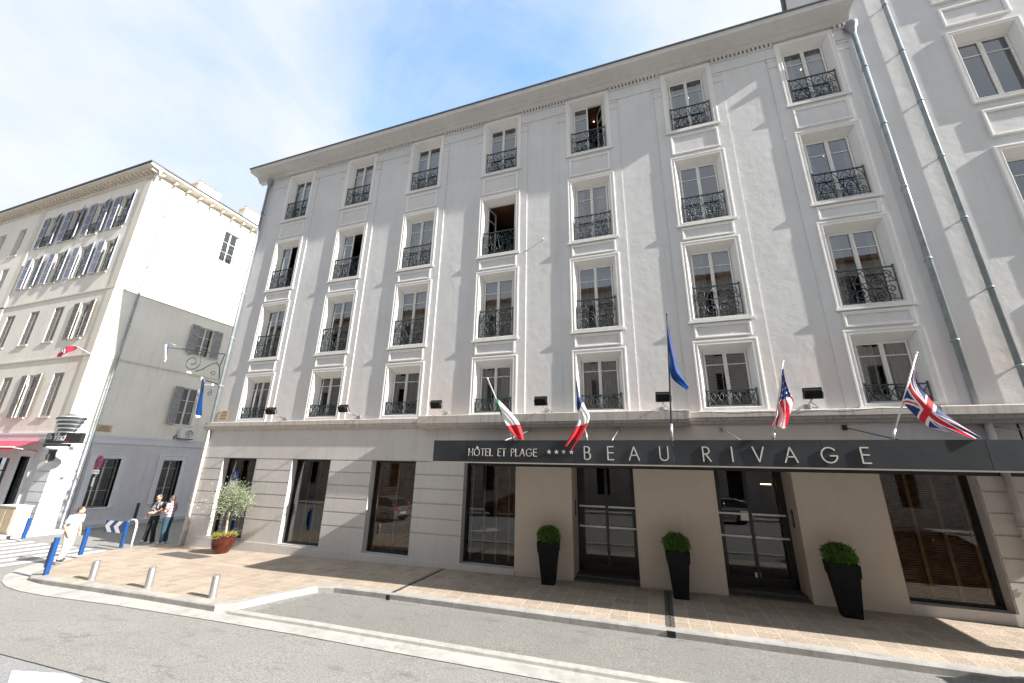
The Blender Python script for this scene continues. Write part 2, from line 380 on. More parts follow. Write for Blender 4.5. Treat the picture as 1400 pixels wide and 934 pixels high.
# raised concrete line between bay and gutter
mb = MB()
xs = [-9.3, -8, -7, -5, -3, -1, 1, 3, 6, 9, 12, 40]
for a, b in zip(xs[:-1], xs[1:]):
    za, zb = zg(a) - .13, zg(b) - .13
    P = lambda x, z, y, h: (x, y, z + h)
    mb.quad([P(a, za, -5.0, 0), P(b, zb, -5.0, 0), P(b, zb, -4.985, .055), P(a, za, -4.985, .055)])
    mb.quad([P(a, za, -4.985, .055), P(b, zb, -4.985, .055), P(b, zb, -4.83, .06), P(a, za, -4.83, .06)])
    mb.quad([P(a, za, -4.83, .06), P(b, zb, -4.83, .06), P(b, zb, -4.81, 0), P(a, za, -4.81, 0)])
tag(mb.build('kerb_line', 'apron'), 'low concrete edging line between parking bay and gutter', kind='structure')
# corner pavement across the side street
sheet('pavement', [(-120, -1.9), (-28.7, -1.9), (-28.0, -1.5), (-27.8, -.8), (-27.9, 14), (-30, 14), (-30, .2), (-120, .2)], -.02, 'side_walk', .15, label='grey pavement around the restaurant corner')
sheet('pavement', [(-120, -21.5), (120, -21.5), (120, -17.5), (-120, -17.5)], 0, 'side_walk', .2, label='pavement on the far side of the road')
# zebra crossing over the side street: each stripe a sheet
k = 0
for i in range(7):
    x = -20.75 - i * 1.02
    sheet('zebra_stripe', [(x - .5, -4.7 + .1 * i), (x, -4.75 + .1 * i), (x + .05, -1.3), (x - .45, -1.25)], -.1225 if x > -28 else -.12, 'paint', label='worn white stripe of the zebra crossing')
sheet('road_marking', [(-10.05, -8.02), (-9.1, -7.80), (-8.55, -7.84), (-8.1, -8.6), (-8.9, -9.6), (-9.0, -8.5), (-9.55, -8.25)], -.121, 'paint', label='worn white painted arrow on the road')
sheet('road_seam', rect(-60, -6.6, -7.765, -7.745), -.1225, 'void', label='dark seam between two layers of asphalt')

# ------------------------------------------------------------------ wall with openings
def wall(mb, x0, x1, z0, z1, holes, y=0, depth=0, mi=0):
    "flat wall in the x-z plane at y; holes (hx0,hx1,hz0,hz1) with reveals of the given depth"
    xs = sorted({x0, x1, *[h[0] for h in holes], *[h[1] for h in holes]}); zs = sorted({z0, z1, *[h[2] for h in holes], *[h[3] for h in holes]})
    xs = [x for x in xs if x0 <= x <= x1]; zs = [z for z in zs if z0 <= z <= z1]
    for a, b in zip(xs[:-1], xs[1:]):
        for c, d in zip(zs[:-1], zs[1:]):
            mx, mz = (a + b) / 2, (c + d) / 2
            if any(h[0] < mx < h[1] and h[2] < mz < h[3] for h in holes): continue
            mb.quad([(a, y, c), (b, y, c), (b, y, d), (a, y, d)], mi)
    if depth:
        for a, b, c, d in holes:
            for q in (((a, c), (b, c)), ((b, c), (b, d)), ((b, d), (a, d)), ((a, d), (a, c))):
                mb.quad([(q[0][0], y, q[0][1]), (q[1][0], y, q[1][1]), (q[1][0], y + depth, q[1][1]), (q[0][0], y + depth, q[0][1])], mi)
    return mb

CX = [-16.31, -12.50, -8.84, -5.14, -1.48, 2.215, 6.01]      # window bays
ROWS = [(4.70, 6.84), (7.43, 10.27), (10.86, 13.67), (14.75, 17.60)]
HW = .87
Y_PIL, Y_PAN = .032, .062

hotel = thing('hotel', 'long pale grey four-storey hotel with a charcoal canopy over its entrance', 'hotel', (-5.8, 0, 0))
def hp(mb, name, mats, parent=hotel, **k):      # hotel part: world coordinates
    o = mb.build(name, mats, None, **k); o.parent = parent
    o.matrix_parent_inverse = Matrix.Translation(-Vector(parent.location) if parent is hotel else (0, 0, 0))
    return o
# upper wall panel with openings, pilasters, capitals
HX0, HX1 = -18.8, 7.36
holes = [(c - .79, c + .79, max(z0, 4.72) + .02, z1 - .08) for c in CX for z0, z1 in ROWS]
mb = wall(MB(), HX0, HX1, 4.5, 18.0, holes, Y_PAN, .02)
for c in CX:
    for s in (-1, 1):
        a, b = sorted((c + s * .80, c + s * 1.16)); b = min(b, HX1 - .001)
        mb.box(a, b, Y_PIL, Y_PAN + .01, 4.6, 17.52, skip='k')
    for z0, z1 in [(6.83, 7.44), (10.26, 10.87), (13.66, 14.76)]:
        mb.box(c - .799, c + .799, Y_PIL + .001, Y_PAN + .01, z0, z1, skip='k')
    # capitals
    for s in (-1, 1):
        a, b = sorted((c + s * .885, c + s * 1.19))
        b = min(b, HX1 - .002)
        for z, h, p in ((16.60, .05, .02), (16.90, .05, .02), (17.03, .04, .03)):
            mb.box(a, b, Y_PIL - p, Y_PIL + .003, z, z + h, skip='k')
for a, b in zip(CX[:-1], CX[1:]):
    mb.box(a + 1.16, b - 1.16, Y_PIL + .002, Y_PAN + .01, 17.05, 17.52, skip='k')
mb.box(HX0 + .001, CX[0] - 1.16, Y_PIL + .002, Y_PAN + .01, 17.05, 17.52, skip='k')
# sides, back, roof slab of the block
mb.quad([(HX0, Y_PAN, 4.5), (HX0, 15, 4.5), (HX0, 15, 18), (HX0, Y_PAN, 18)])
mb.quad([(HX0, 0, -.6), (HX0, 15, -.6), (HX0, 15, 4.5), (HX0, 0, 4.5)])
mb.quad([(HX0, 15, -.6), (HX1, 15, -.6), (HX1, 15, 18), (HX0, 15, 18)])
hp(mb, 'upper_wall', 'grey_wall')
mb = MB(); mb.quad([(HX0 - .5, -.5, 18.13), (HX1, -.5, 18.13), (HX1, 7, 20.3), (HX0 + 5, 7, 20.3)]); mb.quad([(HX0 - .5, -.5, 18.13), (HX0 + 5, 7, 20.3), (HX0 - .5, 15, 18.13)]); mb.quad([(HX0 - .5, 15, 18.13), (HX0 + 5, 7, 20.3), (HX1, 7, 20.3), (HX1, 15, 18.13)])
hp(mb, 'roof', 'roof_tile')
# cornice with dentils
CP = .62
mb = MB()
prof = [(Y_PAN + .02, 17.70), (-.02, 17.70), (-.03, 17.76), (-.10, 17.80), (-.12, 17.88), (-.20, 17.93), (-CP + .03, 17.95), (-CP, 17.97), (-CP, 18.06), (-CP - .03, 18.09), (-CP - .03, 18.12), (.2, 18.12), (.2, 17.70)]
x0c = HX0 - CP; mb.profile(prof, x0c + .001, HX1 + .02)
mb.box(x0c, HX0, -CP + .05, 15, 17.95, 18.115)
for a, b in zip([HX0 - .6 + .8] + [c + .885 for c in CX], [c - .885 for c in CX] + [HX1]):
    x = a + .04
    while x < b - .07:
        mb.box(x, x + .07, -.035, Y_PIL + .01, 17.56, 17.695, skip='k'); x += .135
    mb.box(a, b - .001, -.005, Y_PIL + .01, 17.50, 17.56, skip='k')
hp(mb, 'cornice', 'cornice')
mb = MB().box(x0c - .03, HX1 + .03, -CP - .06, -CP + .1, 18.122, 18.19)
hp(mb, 'gutter', 'copper_edge')
# --- upper windows
def surround_mesh(H):
    mb = MB(); w = HW
    L = [(0, Y_PAN + .005), (0, .006), (.012, 0), (.05, 0), (.062, .014), (.105, .016), (.115, .004), (.14, .004), (.15, .02)]
    loops = [(-w + i, w - i, i * .9, H - i, y) for i, y in L]
    loops += [(-.60, .60, .18, H - .33, .26), (-.60, .60, .18, H - .33, .34)]
    mb.ring(loops)
    mb.box(-w - .035, w + .035, -.03, .02, -.02, .05, skip='k')      # sill lip
    return mb.mesh('window_surround', [M['trim'], M['beige_reveal']])
def sash_mesh(h, w0=-.585, w1=.585, single=False, barf=.77):
    mb = MB(); y0, y1 = .27, .32
    t = .05
    mb.box(w0, w1, y0, y1, 0, t); mb.box(w0, w1, y0, y1, h - t, h); mb.box(w0, w0 + t, y0, y1, t, h - t); mb.box(w1 - t, w1, y0, y1, t, h - t)
    if not single:
        mb.box(-.05, .05, y0 - .012, y1, t, h - t); mb.box(-.012, .012, y0 - .03, y0 - .012, t, h - t)
        for a, b in ((w0 + t, -.05), (.05, w1 - t)): mb.box(a, b, y0 + .008, y1 - .008, h * barf - .011, h * barf + .011)
    else: mb.box(w0 + t, w1 - t, y0 + .008, y1 - .008, h * barf - .011, h * barf + .011)
    return mb.mesh('sash_frame', [M['white_paint']])
def glass_mesh(h, w0=-.54, w1=.54):
    mb = MB(); mb.quad([(w0, .3, .045), (w1, .3, .045), (w1, .3, h - .045), (w0, .3, h - .045)]); return mb.mesh('glass', [M['glass']])
def spiral(cx, cz, r0, turns, a0, dirn, n=20, y=.06):
    out = []
    for i in range(n + 1):
        t = i / n; r = r0 * (1 - .82 * t); a = a0 + dirn * turns * 2 * PI * t
        out.append((cx + r * math.cos(a), y, cz + r * math.sin(a)))
    return out
def railing_mesh(kind):
    mb = MB(); y = .06; W = .645
    H = {'low': .45, 'mid': 1.0, 'top': .93}[kind]
    mb.box(-W, W, y - .02, y + .02, H - .022, H + .012); mb.box(-W, W, y - .01, y + .01, .03, .05)
    zm = H * .56
    for s in (-1, 1): mb.box(s * W - .012, s * W + .012, y - .012, y + .012, 0, H); mb.ball((s * W, y, H + .035), .03, 8, 6)
    if kind == 'low':
        for k in range(6):
            xc = -W + (k + .5) * (2 * W / 6); w = W / 6
            mb.tube([(xc - w, y, .05), (xc - w * .2, y, .2), (xc + w * .2, y, .3), (xc + w, y, H - .02)], .0135, 5)
            mb.tube([(xc + w, y, .05), (xc + w * .2, y, .2), (xc - w * .2, y, .3), (xc - w, y, H - .02)], .0135, 5)
            mb.tube([(xc - w, y, .05), (xc - w, y, H)], .012, 5)
        return mb.mesh('railing', [M['iron']])
    mb.box(-W, W, y - .01, y + .01, zm - .011, zm + .011)
    if kind == 'mid':
        for s in (-1, 1):
            mb.tube(spiral(s * .20, .26, .185, 1.6, PI / 2 if s > 0 else PI / 2, s, 26), .0155, 6)
            mb.tube(spiral(s * .49, .33, .14, 1.4, -PI / 2, -s, 22), .0145, 6)
            mb.tube(spiral(s * .49, .13, .08, 1.3, PI / 2, s, 16), .012, 5)
            mb.tube(spiral(s * .45, .77, .16, 1.3, PI, -s, 20), .0135, 5)
            mb.tube([(s * .05, y, .05), (s * .03, y, .3), (s * .12, y, .52), (s * .30, y, .6), (s * .22, y, .8), (s * .02, y, H - .03)], .0135, 5)
            mb.tube([(s * .62, y, .58), (s * .4, y, .93), (s * .12, y, .9), (s * .05, y, .72)], .012, 5)
    else:
        for k in range(4):
            xc = -W + (k + .5) * (2 * W / 4); w = W / 4; s = -1 if k % 2 else 1
            mb.tube(spiral(xc, .17, .115, 1.5, PI / 2, s, 18), .0145, 6)
            mb.tube(spiral(xc + s * .03, .39, .085, 1.4, -PI / 2, s, 16), .0135, 5)
            mb.tube([(xc - w, y, zm), (xc - w * .7, y, zm + .2), (xc, y, H - .03), (xc + w * .7, y, zm + .2), (xc + w, y, zm)], .012, 5)
            mb.tube(spiral(xc, zm + .12, .075, 1.2, 0, s, 14), .012, 5)
        for k in range(3):
            xc = -W + (k + 1) * (2 * W / 4)
            mb.tube([(xc, y, .05), (xc + .05, y, .25), (xc, y, zm), (xc - .04, y, zm + .15), (xc, y, H)], .012, 5)
    return mb.mesh('railing', [M['iron']])
def curtain_mesh(h, a, b, mat, y=.40):
    mb = MB(); n = int((b - a) / .035) + 2
    for i in range(n):
        x0 = a + (b - a) * i / n; x1 = a + (b - a) * (i + 1) / n; d0 = .03 * math.sin(i * 1.9); d1 = .03 * math.sin((i + 1) * 1.9)
        mb.quad([(x0, y + d0, 0), (x1, y + d1, 0), (x1, y + d1, h), (x0, y + d0, h)], 0, True)
    return mb.mesh('curtain', [M[mat]])
def blind_mesh(a, b, h, mat='slat', y=.42, pitch=.045):
    mb = MB(); z = .03
    while z < h - .02:
        mb.quad([(a, y, z), (b, y, z), (b, y + .025, z + pitch * .75), (a, y + .025, z + pitch * .75)]); z += pitch
    return mb.mesh('wooden_blind', [M[mat]])
surr, sashm, glassm, rails = {}, {}, {}, {k: railing_mesh(k) for k in ('low', 'mid', 'top')}
ev = {}
for ri, (z0, z1) in enumerate(ROWS):
    H = z1 - z0; surr[ri] = surround_mesh(H); h = H - .33 - .18; sashm[ri] = sash_mesh(h); glassm[ri] = glass_mesh(h)
cur = {'l': [curtain_mesh(2.3, -.58, -.28, 'curtain'), curtain_mesh(2.3, .3, .58, 'curtain')], 'g': [curtain_mesh(2.3, -.55, -.12, 'curtain_green')], 'f': [curtain_mesh(2.3, -.58, .58, 'curtain')]}
SP = {(0, 0): 'l', (1, 0): 'g', (2, 0): 'l', (3, 0): 'l', (4, 0): 'f', (6, 0): 'l', (0, 1): 'l', (1, 1): 'l', (2, 1): 'f', (3, 1): 'f', (4, 1): 'f', (5, 1): 'l', (6, 1): 'l', (0, 2): 'l', (2, 2): 'f', (6, 2): 'l', (6, 3): 'l', (5, 3): 'l', (1, 3): 'l', (4, 2): 'l', (2, 3): 'f'}
bl = blind_mesh(-.58, .58, 1.7)
for ci, c in enumerate(CX):
    for ri, (z0, z1) in enumerate(ROWS):
        H = z1 - z0; h = H - .51
        w = inst('window', surr[ri], hotel, (c - hotel.location[0], 0, z0))
        opened = (ci, ri) in ((3, 2), (4, 3), (1, 2), (0, 2))
        if not opened:
            inst('sash_frame', sashm[ri], w, (0, 0, .18)); inst('glass', glassm[ri], w, (0, 0, .18))
        else:
            ang = {(3, 2): (78, 100), (4, 3): (0, 62), (1, 2): (0, 40), (0, 2): (0, 25)}[(ci, ri)]
            # two leaves hinged at the jambs, swung into the room
            for s, a in ((-1, ang[0]), (1, ang[1])):
                ms = MB(); wv = .58
                x0, x1 = (0, wv) if s < 0 else (-wv, 0)
                t = .05
                for bx in ((x0, x1, 0, t), (x0, x1, h - t, h), (x0, x0 + t, t, h - t), (x1 - t, x1, t, h - t), (x0 + t, x1 - t, h * .77 - .011, h * .77 + .011)): ms.box(bx[0], bx[1], -.022, .022, bx[2], bx[3])
                lf = ms.build('sash_frame', 'white_paint', w, (s * .585, .295, .18), R(a) if s < 0 else -R(a))
                mg = MB(); mg.quad([(x0 + t, 0, t), (x1 - t, 0, t), (x1 - t, 0, h - t), (x0 + t, 0, h - t)])
                mg.build('glass', 'glass', w, (s * .585, .295, .18), R(a) if s < 0 else -R(a))
        inst('railing', rails['low' if ri == 0 else ('mid' if ri == 1 else 'top')], w, (0, 0, .16 if ri == 0 else .18))
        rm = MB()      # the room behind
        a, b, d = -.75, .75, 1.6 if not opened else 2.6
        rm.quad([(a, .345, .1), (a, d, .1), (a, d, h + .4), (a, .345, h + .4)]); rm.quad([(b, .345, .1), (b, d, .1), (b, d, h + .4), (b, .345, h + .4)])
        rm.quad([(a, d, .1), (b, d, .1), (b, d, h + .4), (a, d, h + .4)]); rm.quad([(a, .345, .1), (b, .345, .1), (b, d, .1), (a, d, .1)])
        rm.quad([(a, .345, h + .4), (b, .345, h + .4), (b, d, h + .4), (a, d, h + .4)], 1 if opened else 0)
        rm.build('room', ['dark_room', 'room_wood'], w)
        if (ci, ri) == (5, 0): inst('blind', bl, w, (0, 0, .2))
        for q, me in enumerate(cur.get(SP.get((ci, ri), ''), [])):
            c_ = inst('curtain', me, w, (0, 0, .15), 0); f_ = 1 + .55 * math.sin(ci * 2.3 + ri * 1.7 + q)
            if SP[(ci, ri)] == 'l': c_.scale = (f_ if f_ > .6 else .6, 1, 1); c_.location[0] = (-.58 if q == 0 else .58) * (1 - c_.scale[0])
            elif SP[(ci, ri)] == 'f': c_.location[1] = .05 + .1 * ((ci + ri) % 3)
        if (ci, ri) in ((6, 3), (5, 3), (4, 3), (1, 3), (6, 2), (4, 1)):
            MB().ball((-.1 + .06 * ci, 1.15, h + .28), .026, 10, 8).build('ceiling_lamp', 'lamp', w)
# raised panels between the windows
for c in CX:
    for z0, z1 in ((6.91, 7.37), (10.33, 10.79), (13.79, 14.61)):
        mb = MB(); w = .775
        L = [(0, Y_PIL + .002), (0, .002), (.015, -.004), (.05, -.004), (.062, .006), (.085, .006), (.095, Y_PIL - .002)]
        mb.ring([(-w + i, w - i, i, (z1 - z0) - i, y) for i, y in L])
        inst('panel_moulding', mb.mesh('panel_moulding', [M['trim']]), hotel, (c - hotel.location[0], 0, z0))

# --- ground floor
GZ = [.0, .94, 1.40, 1.86, 2.32, 2.77, 3.2]
shops = [(-17.35, -15.45), (-13.55, -11.66), (-9.78, -7.93), (-6.06, -4.24), (5.18, 6.96)]
doors = [(-2.45, -.64), (1.49, 3.31)]
hol = [(a, b, .18, 3.2) for a, b in shops] + [(a, b, -.6, 3.2) for a, b in doors]
hol[-3] = (5.18, 6.96, .33, 3.2)
mb = wall(MB(), HX0, 8.0, -.6, 4.5, hol, .03, 0)
for a, b, c, d in hol[:5]:
    for q in (((a, c), (b, c)), ((b, c), (b, d)), ((b, d), (a, d)), ((a, d), (a, c))):
        mb.quad([(q[0][0], .0 if True else 0, q[0][1]), (q[1][0], .0, q[1][1]), (q[1][0], .34, q[1][1]), (q[0][0], .34, q[0][1])])
# rusticated courses
piers = [(HX0, -17.35), (-15.45, -13.55), (-11.66, -9.78), (-7.93, -6.06), (7.0, 8.0)]
g = .019
for a, b in piers:
    for z0, z1 in zip(GZ[1:-1], GZ[2:]): mb.box(a, b - .001, 0, .04, z0 + g, z1 - g, skip='k')
    mb.box(a, b - .001, 0, .04, .14, .94 - g, skip='k')
mb.box(HX0, -6.06 - .001 + 14.1, 0, .04, 3.2 + g, 4.46, skip='k')
# threshold under shop windows
for a, b in shops[:4]: mb.box(a, b - .001, 0, .04, -.6, .18, skip='k')
mb.box(5.18, 7.0, 0, .04, -.6, .33, skip='k')
mb.box(HX0, -4.24, -.028, .01, -.6, .138); mb.box(HX0, -4.24, -.018, .01, .138, .15)
hp(mb, 'ground_floor_wall', 'grey_low')
# beige stone piers of the entrance
mb = MB()
for a, b in ((-4.24, -2.45), (-.64, 1.49), (3.31, 5.17)):
    mb.box(a, b, -.012, .96, .10 if a > -5 else 0, 3.2)
    mb.box(a + .01, b - .01, .01, .95, -.6, .11)
mb.box(-4.24, 5.17, -.006, .3, 3.201, 4.3)
hp(mb, 'stone_pier', 'stone')
# ledge, three profiles
def ledge(x0, x1, p, zt, zb, nm='ledge'):
    m_ = MB(); h = zt - zb
    m_.profile([(.08, zb), (-p * .35, zb), (-p * .45, zb + h * .18), (-p * .7, zb + h * .24), (-p * .78, zb + h * .42), (-p, zb + h * .5), (-p, zt - .02), (-p + .03, zt), (.08, zt + .01)], x0, x1)
    return hp(m_, nm, 'ledge')
ledge(HX0 - .13, -7.78, .13, 4.70, 4.36)
m_ = MB().box(HX0 - .13, HX0, .08, 15, 4.4, 4.69); hp(m_, 'ledge', 'ledge')
m_ = MB(); m_.profile([(.08, 4.30), (-.20, 4.30), (-.25, 4.36), (-.33, 4.40), (-.35, 4.46), (-.38, 4.47), (-.39, 4.72), (-.36, 4.735), (.08, 4.74)], -7.779, 1.0); hp(m_, 'ledge', 'ledge')
ledge(1.001, 6.52, .2, 4.69, 4.36)

# --- shop windows
def slats(mb_, a, b, z0, z1, y, pitch=.052):
    z = z0
    while z < z1: mb_.quad([(a, y, z), (b, y, z), (b, y + .03, z + pitch * .7), (a, y + .03, z + pitch * .7)], 1); z += pitch
for i, (a, b) in enumerate(shops):
    zb = .33 if i == 4 else .18; w = b - a
    mb = MB(); t = .06
    mb.box(0, w, .26, .34, zb, zb + t); mb.box(0, w, .26, .34, 3.2 - t, 3.2); mb.box(0, t, .26, .34, zb + t, 3.2 - t); mb.box(w - t, w, .26, .34, zb + t, 3.2 - t)
    sw = inst('shop_window', mb.mesh('shop_window', [M['black_frame']]), hotel, (a - hotel.location[0], 0, 0))
    mb = MB(); mb.quad([(t, .3, zb + t), (w - t, .3, zb + t), (w - t, .3, 3.2 - t), (t, .3, 3.2 - t)]); mb.build('glass', 'shop_glass', sw)
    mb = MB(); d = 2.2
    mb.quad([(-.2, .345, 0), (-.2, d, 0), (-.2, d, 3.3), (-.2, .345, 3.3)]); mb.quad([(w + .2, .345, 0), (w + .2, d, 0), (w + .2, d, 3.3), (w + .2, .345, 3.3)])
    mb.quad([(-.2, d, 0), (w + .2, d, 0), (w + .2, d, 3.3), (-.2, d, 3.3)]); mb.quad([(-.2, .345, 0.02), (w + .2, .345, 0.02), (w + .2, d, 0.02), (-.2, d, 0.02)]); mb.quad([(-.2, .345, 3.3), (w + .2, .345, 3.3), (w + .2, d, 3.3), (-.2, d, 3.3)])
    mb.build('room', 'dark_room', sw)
    mb = MB()      # wooden screen: uprights and slats
    if i in (2, 4):
        nU = 3 if i == 4 else 2
        for k in range(nU + 1):
            x = .1 + (w - .25) * k / nU; mb.box(x, x + .07, .40, .48, zb, 3.2)
            if k < nU: slats(mb, x + .05, .1 + (w - .25) * (k + 1) / nU, zb + .1, 3.15, .46)
    else:
        for k in range(4): x = .15 + k * w / 4.2; mb.box(x, x + .04, .42, .46, zb, 3.2)
        slats(mb, w * .5, w - .1, 1.5 if i != 0 else 1.6, 3.2, .5)
    mb.build('wooden_screen', ['wood', 'slat'], sw)
    if i == 0:
        mb = MB(); mb.box(.30, .72, .288, .292, 2.36, 2.66); st = mb.build('sticker', 'blue', sw)
        mb = MB(); y = .286; mb.tube([(.50, y, 2.60), (.50, y, 2.49), (.58, y, 2.49), (.61, y, 2.42)], .011, 6); mb.ball((.50, y, 2.625), .016, 8, 6)
        mb.tube([(.505 + .055 * math.cos(t_), y, 2.455 + .055 * math.sin(t_)) for t_ in [PI * .6 + k * .42 for k in range(11)]], .008, 5); mb.build('sticker_symbol', 'sign_white', sw)
        mb = MB(); mb.box(.28, .74, .289, .291, 1.75, 2.30); mb.build('poster', 'curtain', sw)
# --- entrance doors
for i, (a, b) in enumerate(doors):
    w = b - a; zb = zg(a)
    mb = MB(); y = .93
    t = .055
    mb.box(0, w, y, y + .07, 3.12, 3.2); mb.box(0, t, y, y + .07, zb + .1, 3.12); mb.box(w - t, w, y, y + .07, zb + .1, 3.12)
    mb.box(w / 2 - .04, w / 2 + .04, y - .01, y + .06, zb + .12, 3.12); mb.box(0, w, y, y + .07, zb + .1, zb + .30)
    mb.box(t, t + .16, y + .01, y + .05, zb + .3, 3.12)
    mb.box(w - t - .10, w - t, y + .01, y + .05, zb + .3, 3.12)
    dr = inst('entrance_door', mb.mesh('entrance_door', [M['black_frame']]), hotel, (a - hotel.location[0], 0, 0))
    mb = MB(); mb.quad([(t, y + .035, zb + .2), (w - t, y + .035, zb + .2), (w - t, y + .035, 3.12), (t, y + .035, 3.12)]); mb.build('glass', 'shop_glass', dr)
    for zz in (1.93, 1.35):
        mb = MB()
        for s0, s1 in ((t, w / 2 - .045), (w / 2 + .045, w - t)): mb.box(s0, s1, y - .03, y + .02, zz, zz + .05)
        mb.build('push_bar', 'alu', dr)
    mb = MB(); mb.box(w / 2 - .13, w / 2 + .13, y - .06, y - .012, 3.11, 3.17); mb.build('door_sensor', 'black_frame', dr)
    mb = MB()
    mb.box(0.01, w - .01, -.01, .93, -.5, zb + .05); mb.box(0.01, w - .01, .35, .93, zb + .05, zb + .1); mb.build('door_step', 'manhole', dr)
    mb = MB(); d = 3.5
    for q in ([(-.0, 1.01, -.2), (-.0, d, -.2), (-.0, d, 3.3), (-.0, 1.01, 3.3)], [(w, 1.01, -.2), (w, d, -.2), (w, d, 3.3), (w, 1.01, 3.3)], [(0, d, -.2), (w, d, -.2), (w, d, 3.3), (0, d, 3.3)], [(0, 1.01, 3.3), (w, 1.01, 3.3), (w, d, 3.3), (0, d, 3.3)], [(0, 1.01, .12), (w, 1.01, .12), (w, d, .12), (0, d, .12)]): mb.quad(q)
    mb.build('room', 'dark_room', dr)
    MB().box(w * .78, w * .93, 1.6, 1.64, 2.73, 2.76).build('ceiling_lamp', 'lamp', dr) if i else None
    # call panel on the reveal
    mb = MB(); x = w - .012 if i else .012
    x0, x1 = (w - .02, w - .002) if i else (.002, .02)
    mb.box(x0, x1, .42, .54, 1.72, 2.16); mb.build('intercom_panel', 'black_frame', dr)
    mb = MB(); mb.box(x0 - (.004 if i else -.02), x0 - (.001 if i else -.023), .46, .50, 1.8, 2.05); mb.build('intercom_buttons', 'steel', dr)
mb = MB().box(2.35 - .05, 2.35 + .10, .925, .93, .38, .5); hp(mb, 'door_sticker', 'sign_white')
mb = MB().box(1.49 + .95 - .28, 1.49 + .95 - .06, .955, .96, 1.78, 2.02); hp(mb, 'door_notice', 'sign_white')

# --- drainpipes on the hotel
def pipe(x, y, z0, z1, r, mat, name='drainpipe', cap=True):
    mb = MB(); mb.tube([(x, y, z0), (x, y, z1)], r, 14)
    z = z0 + 1.6
    while z < z1 - .3: mb.tube([(x, y, z), (x, y, z + .07)], r + .012, 14); mb.box(x - .012, x + .012, y, .06, z + .02, z + .05); z += 2.3
    if cap: mb.lathe([(r, z1 - .02), (r + .02, z1 + .05), (r + .03, z1 + .16), (r + .10, z1 + .28), (r + .11, z1 + .42), (r + .07, z1 + .44), (r, z1 + .5)], 18, c=(x, y, 0))
    return hp(mb, name, mat)
pipe(-18.50, -.09, 4.72, 17.2, .065, 'zinc'); pipe(-18.50, -.07, -.35, 4.36, .055, 'pipe_white', cap=False)
pipe(7.36, -.10, 4.7, 17.05, .068, 'zinc')
mb = MB(); mb.tube([(7.46, -.12, -.1), (7.46, -.12, 2.0), (7.44, -.12, 4.28)], .075, 16)
for z in (.9, 2.02): mb.tube([(7.46, -.12, z), (7.46, -.12, z + .05)], .092, 16); mb.tube([(7.46, -.12, z + .09), (7.46, -.12, z + .12)], .09, 16)
hp(mb, 'drainpipe', 'pipe_white')

# --- canopy
YF = -2.55
KC = .9667      # the canopy front stands this much nearer, its width measured to suit
def kx(x): return x * KC
def kz(z): return 3.0734 + (z - 3.0734) * KC
def kmb(mb):
    mb.v = [(kx(x), y, kz(z)) for x, y, z in mb.v]; return mb
cano = hp(kmb(MB().box(-6.0, 12, YF + .07, -.0, 3.50, 3.62).box(-6.0, 12, YF + .07, YF + .45, 3.22, 3.26)), 'canopy', 'canopy')
cano_inv = Matrix.Translation(-Vector((hotel.location)))
def cp(mb, name, mats, **k):
    o = kmb(mb).build(name, mats, None, **k); o.parent = cano; return o
seams = [-6.02, -4.98, -1.95, .44, 3.4, 6.08, 9, 12]
for k, (a, b) in enumerate(zip(seams[:-1], seams[1:])):
    cp(MB().box(a + .004, b - .004, YF, YF + .06, 3.20, 3.77), 'fascia_panel', 'canopy2' if k in (2, 5) else 'canopy')
cp(MB().box(-6.02, -5.96, YF + .061, -.001, 3.20, 3.77), 'side_panel', 'canopy')
cp(MB().box(-6.0, 12, YF + .005, YF + .06, 3.165, 3.197), 'drip_edge', 'stone')
cp(MB().box(-5.95, 12, -.09, -.014, 3.10, 3.30), 'wall_batten', 'canopy')
# lettering as strokes
def arc(cx, cz, rx, rz, a0, a1, n=14): return [(cx + rx * math.cos(R(a0 + (a1 - a0) * i / n)), cz + rz * math.sin(R(a0 + (a1 - a0) * i / n))) for i in range(n + 1)]
GL = {
 'H': (.62, [[(0, 0), (0, 1)], [(.62, 0), (.62, 1)], [(0, .52), (.62, .52)]]),
 'O': (.9, [arc(.45, .5, .45, .5, 0, 360, 28)]),
 'T': (.52, [[(0, 1), (.52, 1)], [(.26, 0), (.26, 1)]]),
 'E': (.42, [[(.42, 0), (0, 0), (0, 1), (.42, 1)], [(0, .53), (.40, .53)]]),
 'L': (.40, [[(0, 1), (0, 0), (.40, 0)]]),
 'P': (.42, [[(0, 0), (0, 1), (.17, 1)] + arc(.17, .74, .25, .26, 90, -90) + [(0, .48)]]),
 'A': (.74, [[(0, 0), (.37, 1), (.74, 0)], [(.14, .36), (.60, .36)]]),
 'G': (.86, [arc(.45, .5, .45, .5, 42, 345, 26) + [(.885, .45), (.52, .45)]]),
 'B': (.48, [[(0, 0), (0, 1), (.2, 1)] + arc(.2, .77, .2, .23, 90, -90, 10) + [(0, .54)], [(0, .54), (.22, .54)] + arc(.22, .27, .25, .27, 90, -90, 12) + [(0, 0)]]),
 'U': (.58, [[(0, 1), (0, .28)] + arc(.29, .28, .29, .28, 180, 360, 14) + [(.58, 1)]]),
 'R': (.48, [[(0, 0), (0, 1), (.18, 1)] + arc(.18, .75, .24, .25, 90, -90) + [(0, .5)], [(.16, .5), (.48, 0)]]),
 'I': (.0, [[(0, 0), (0, 1)]]),
 'V': (.68, [[(0, 1), (.34, 0), (.68, 1)]]),
}
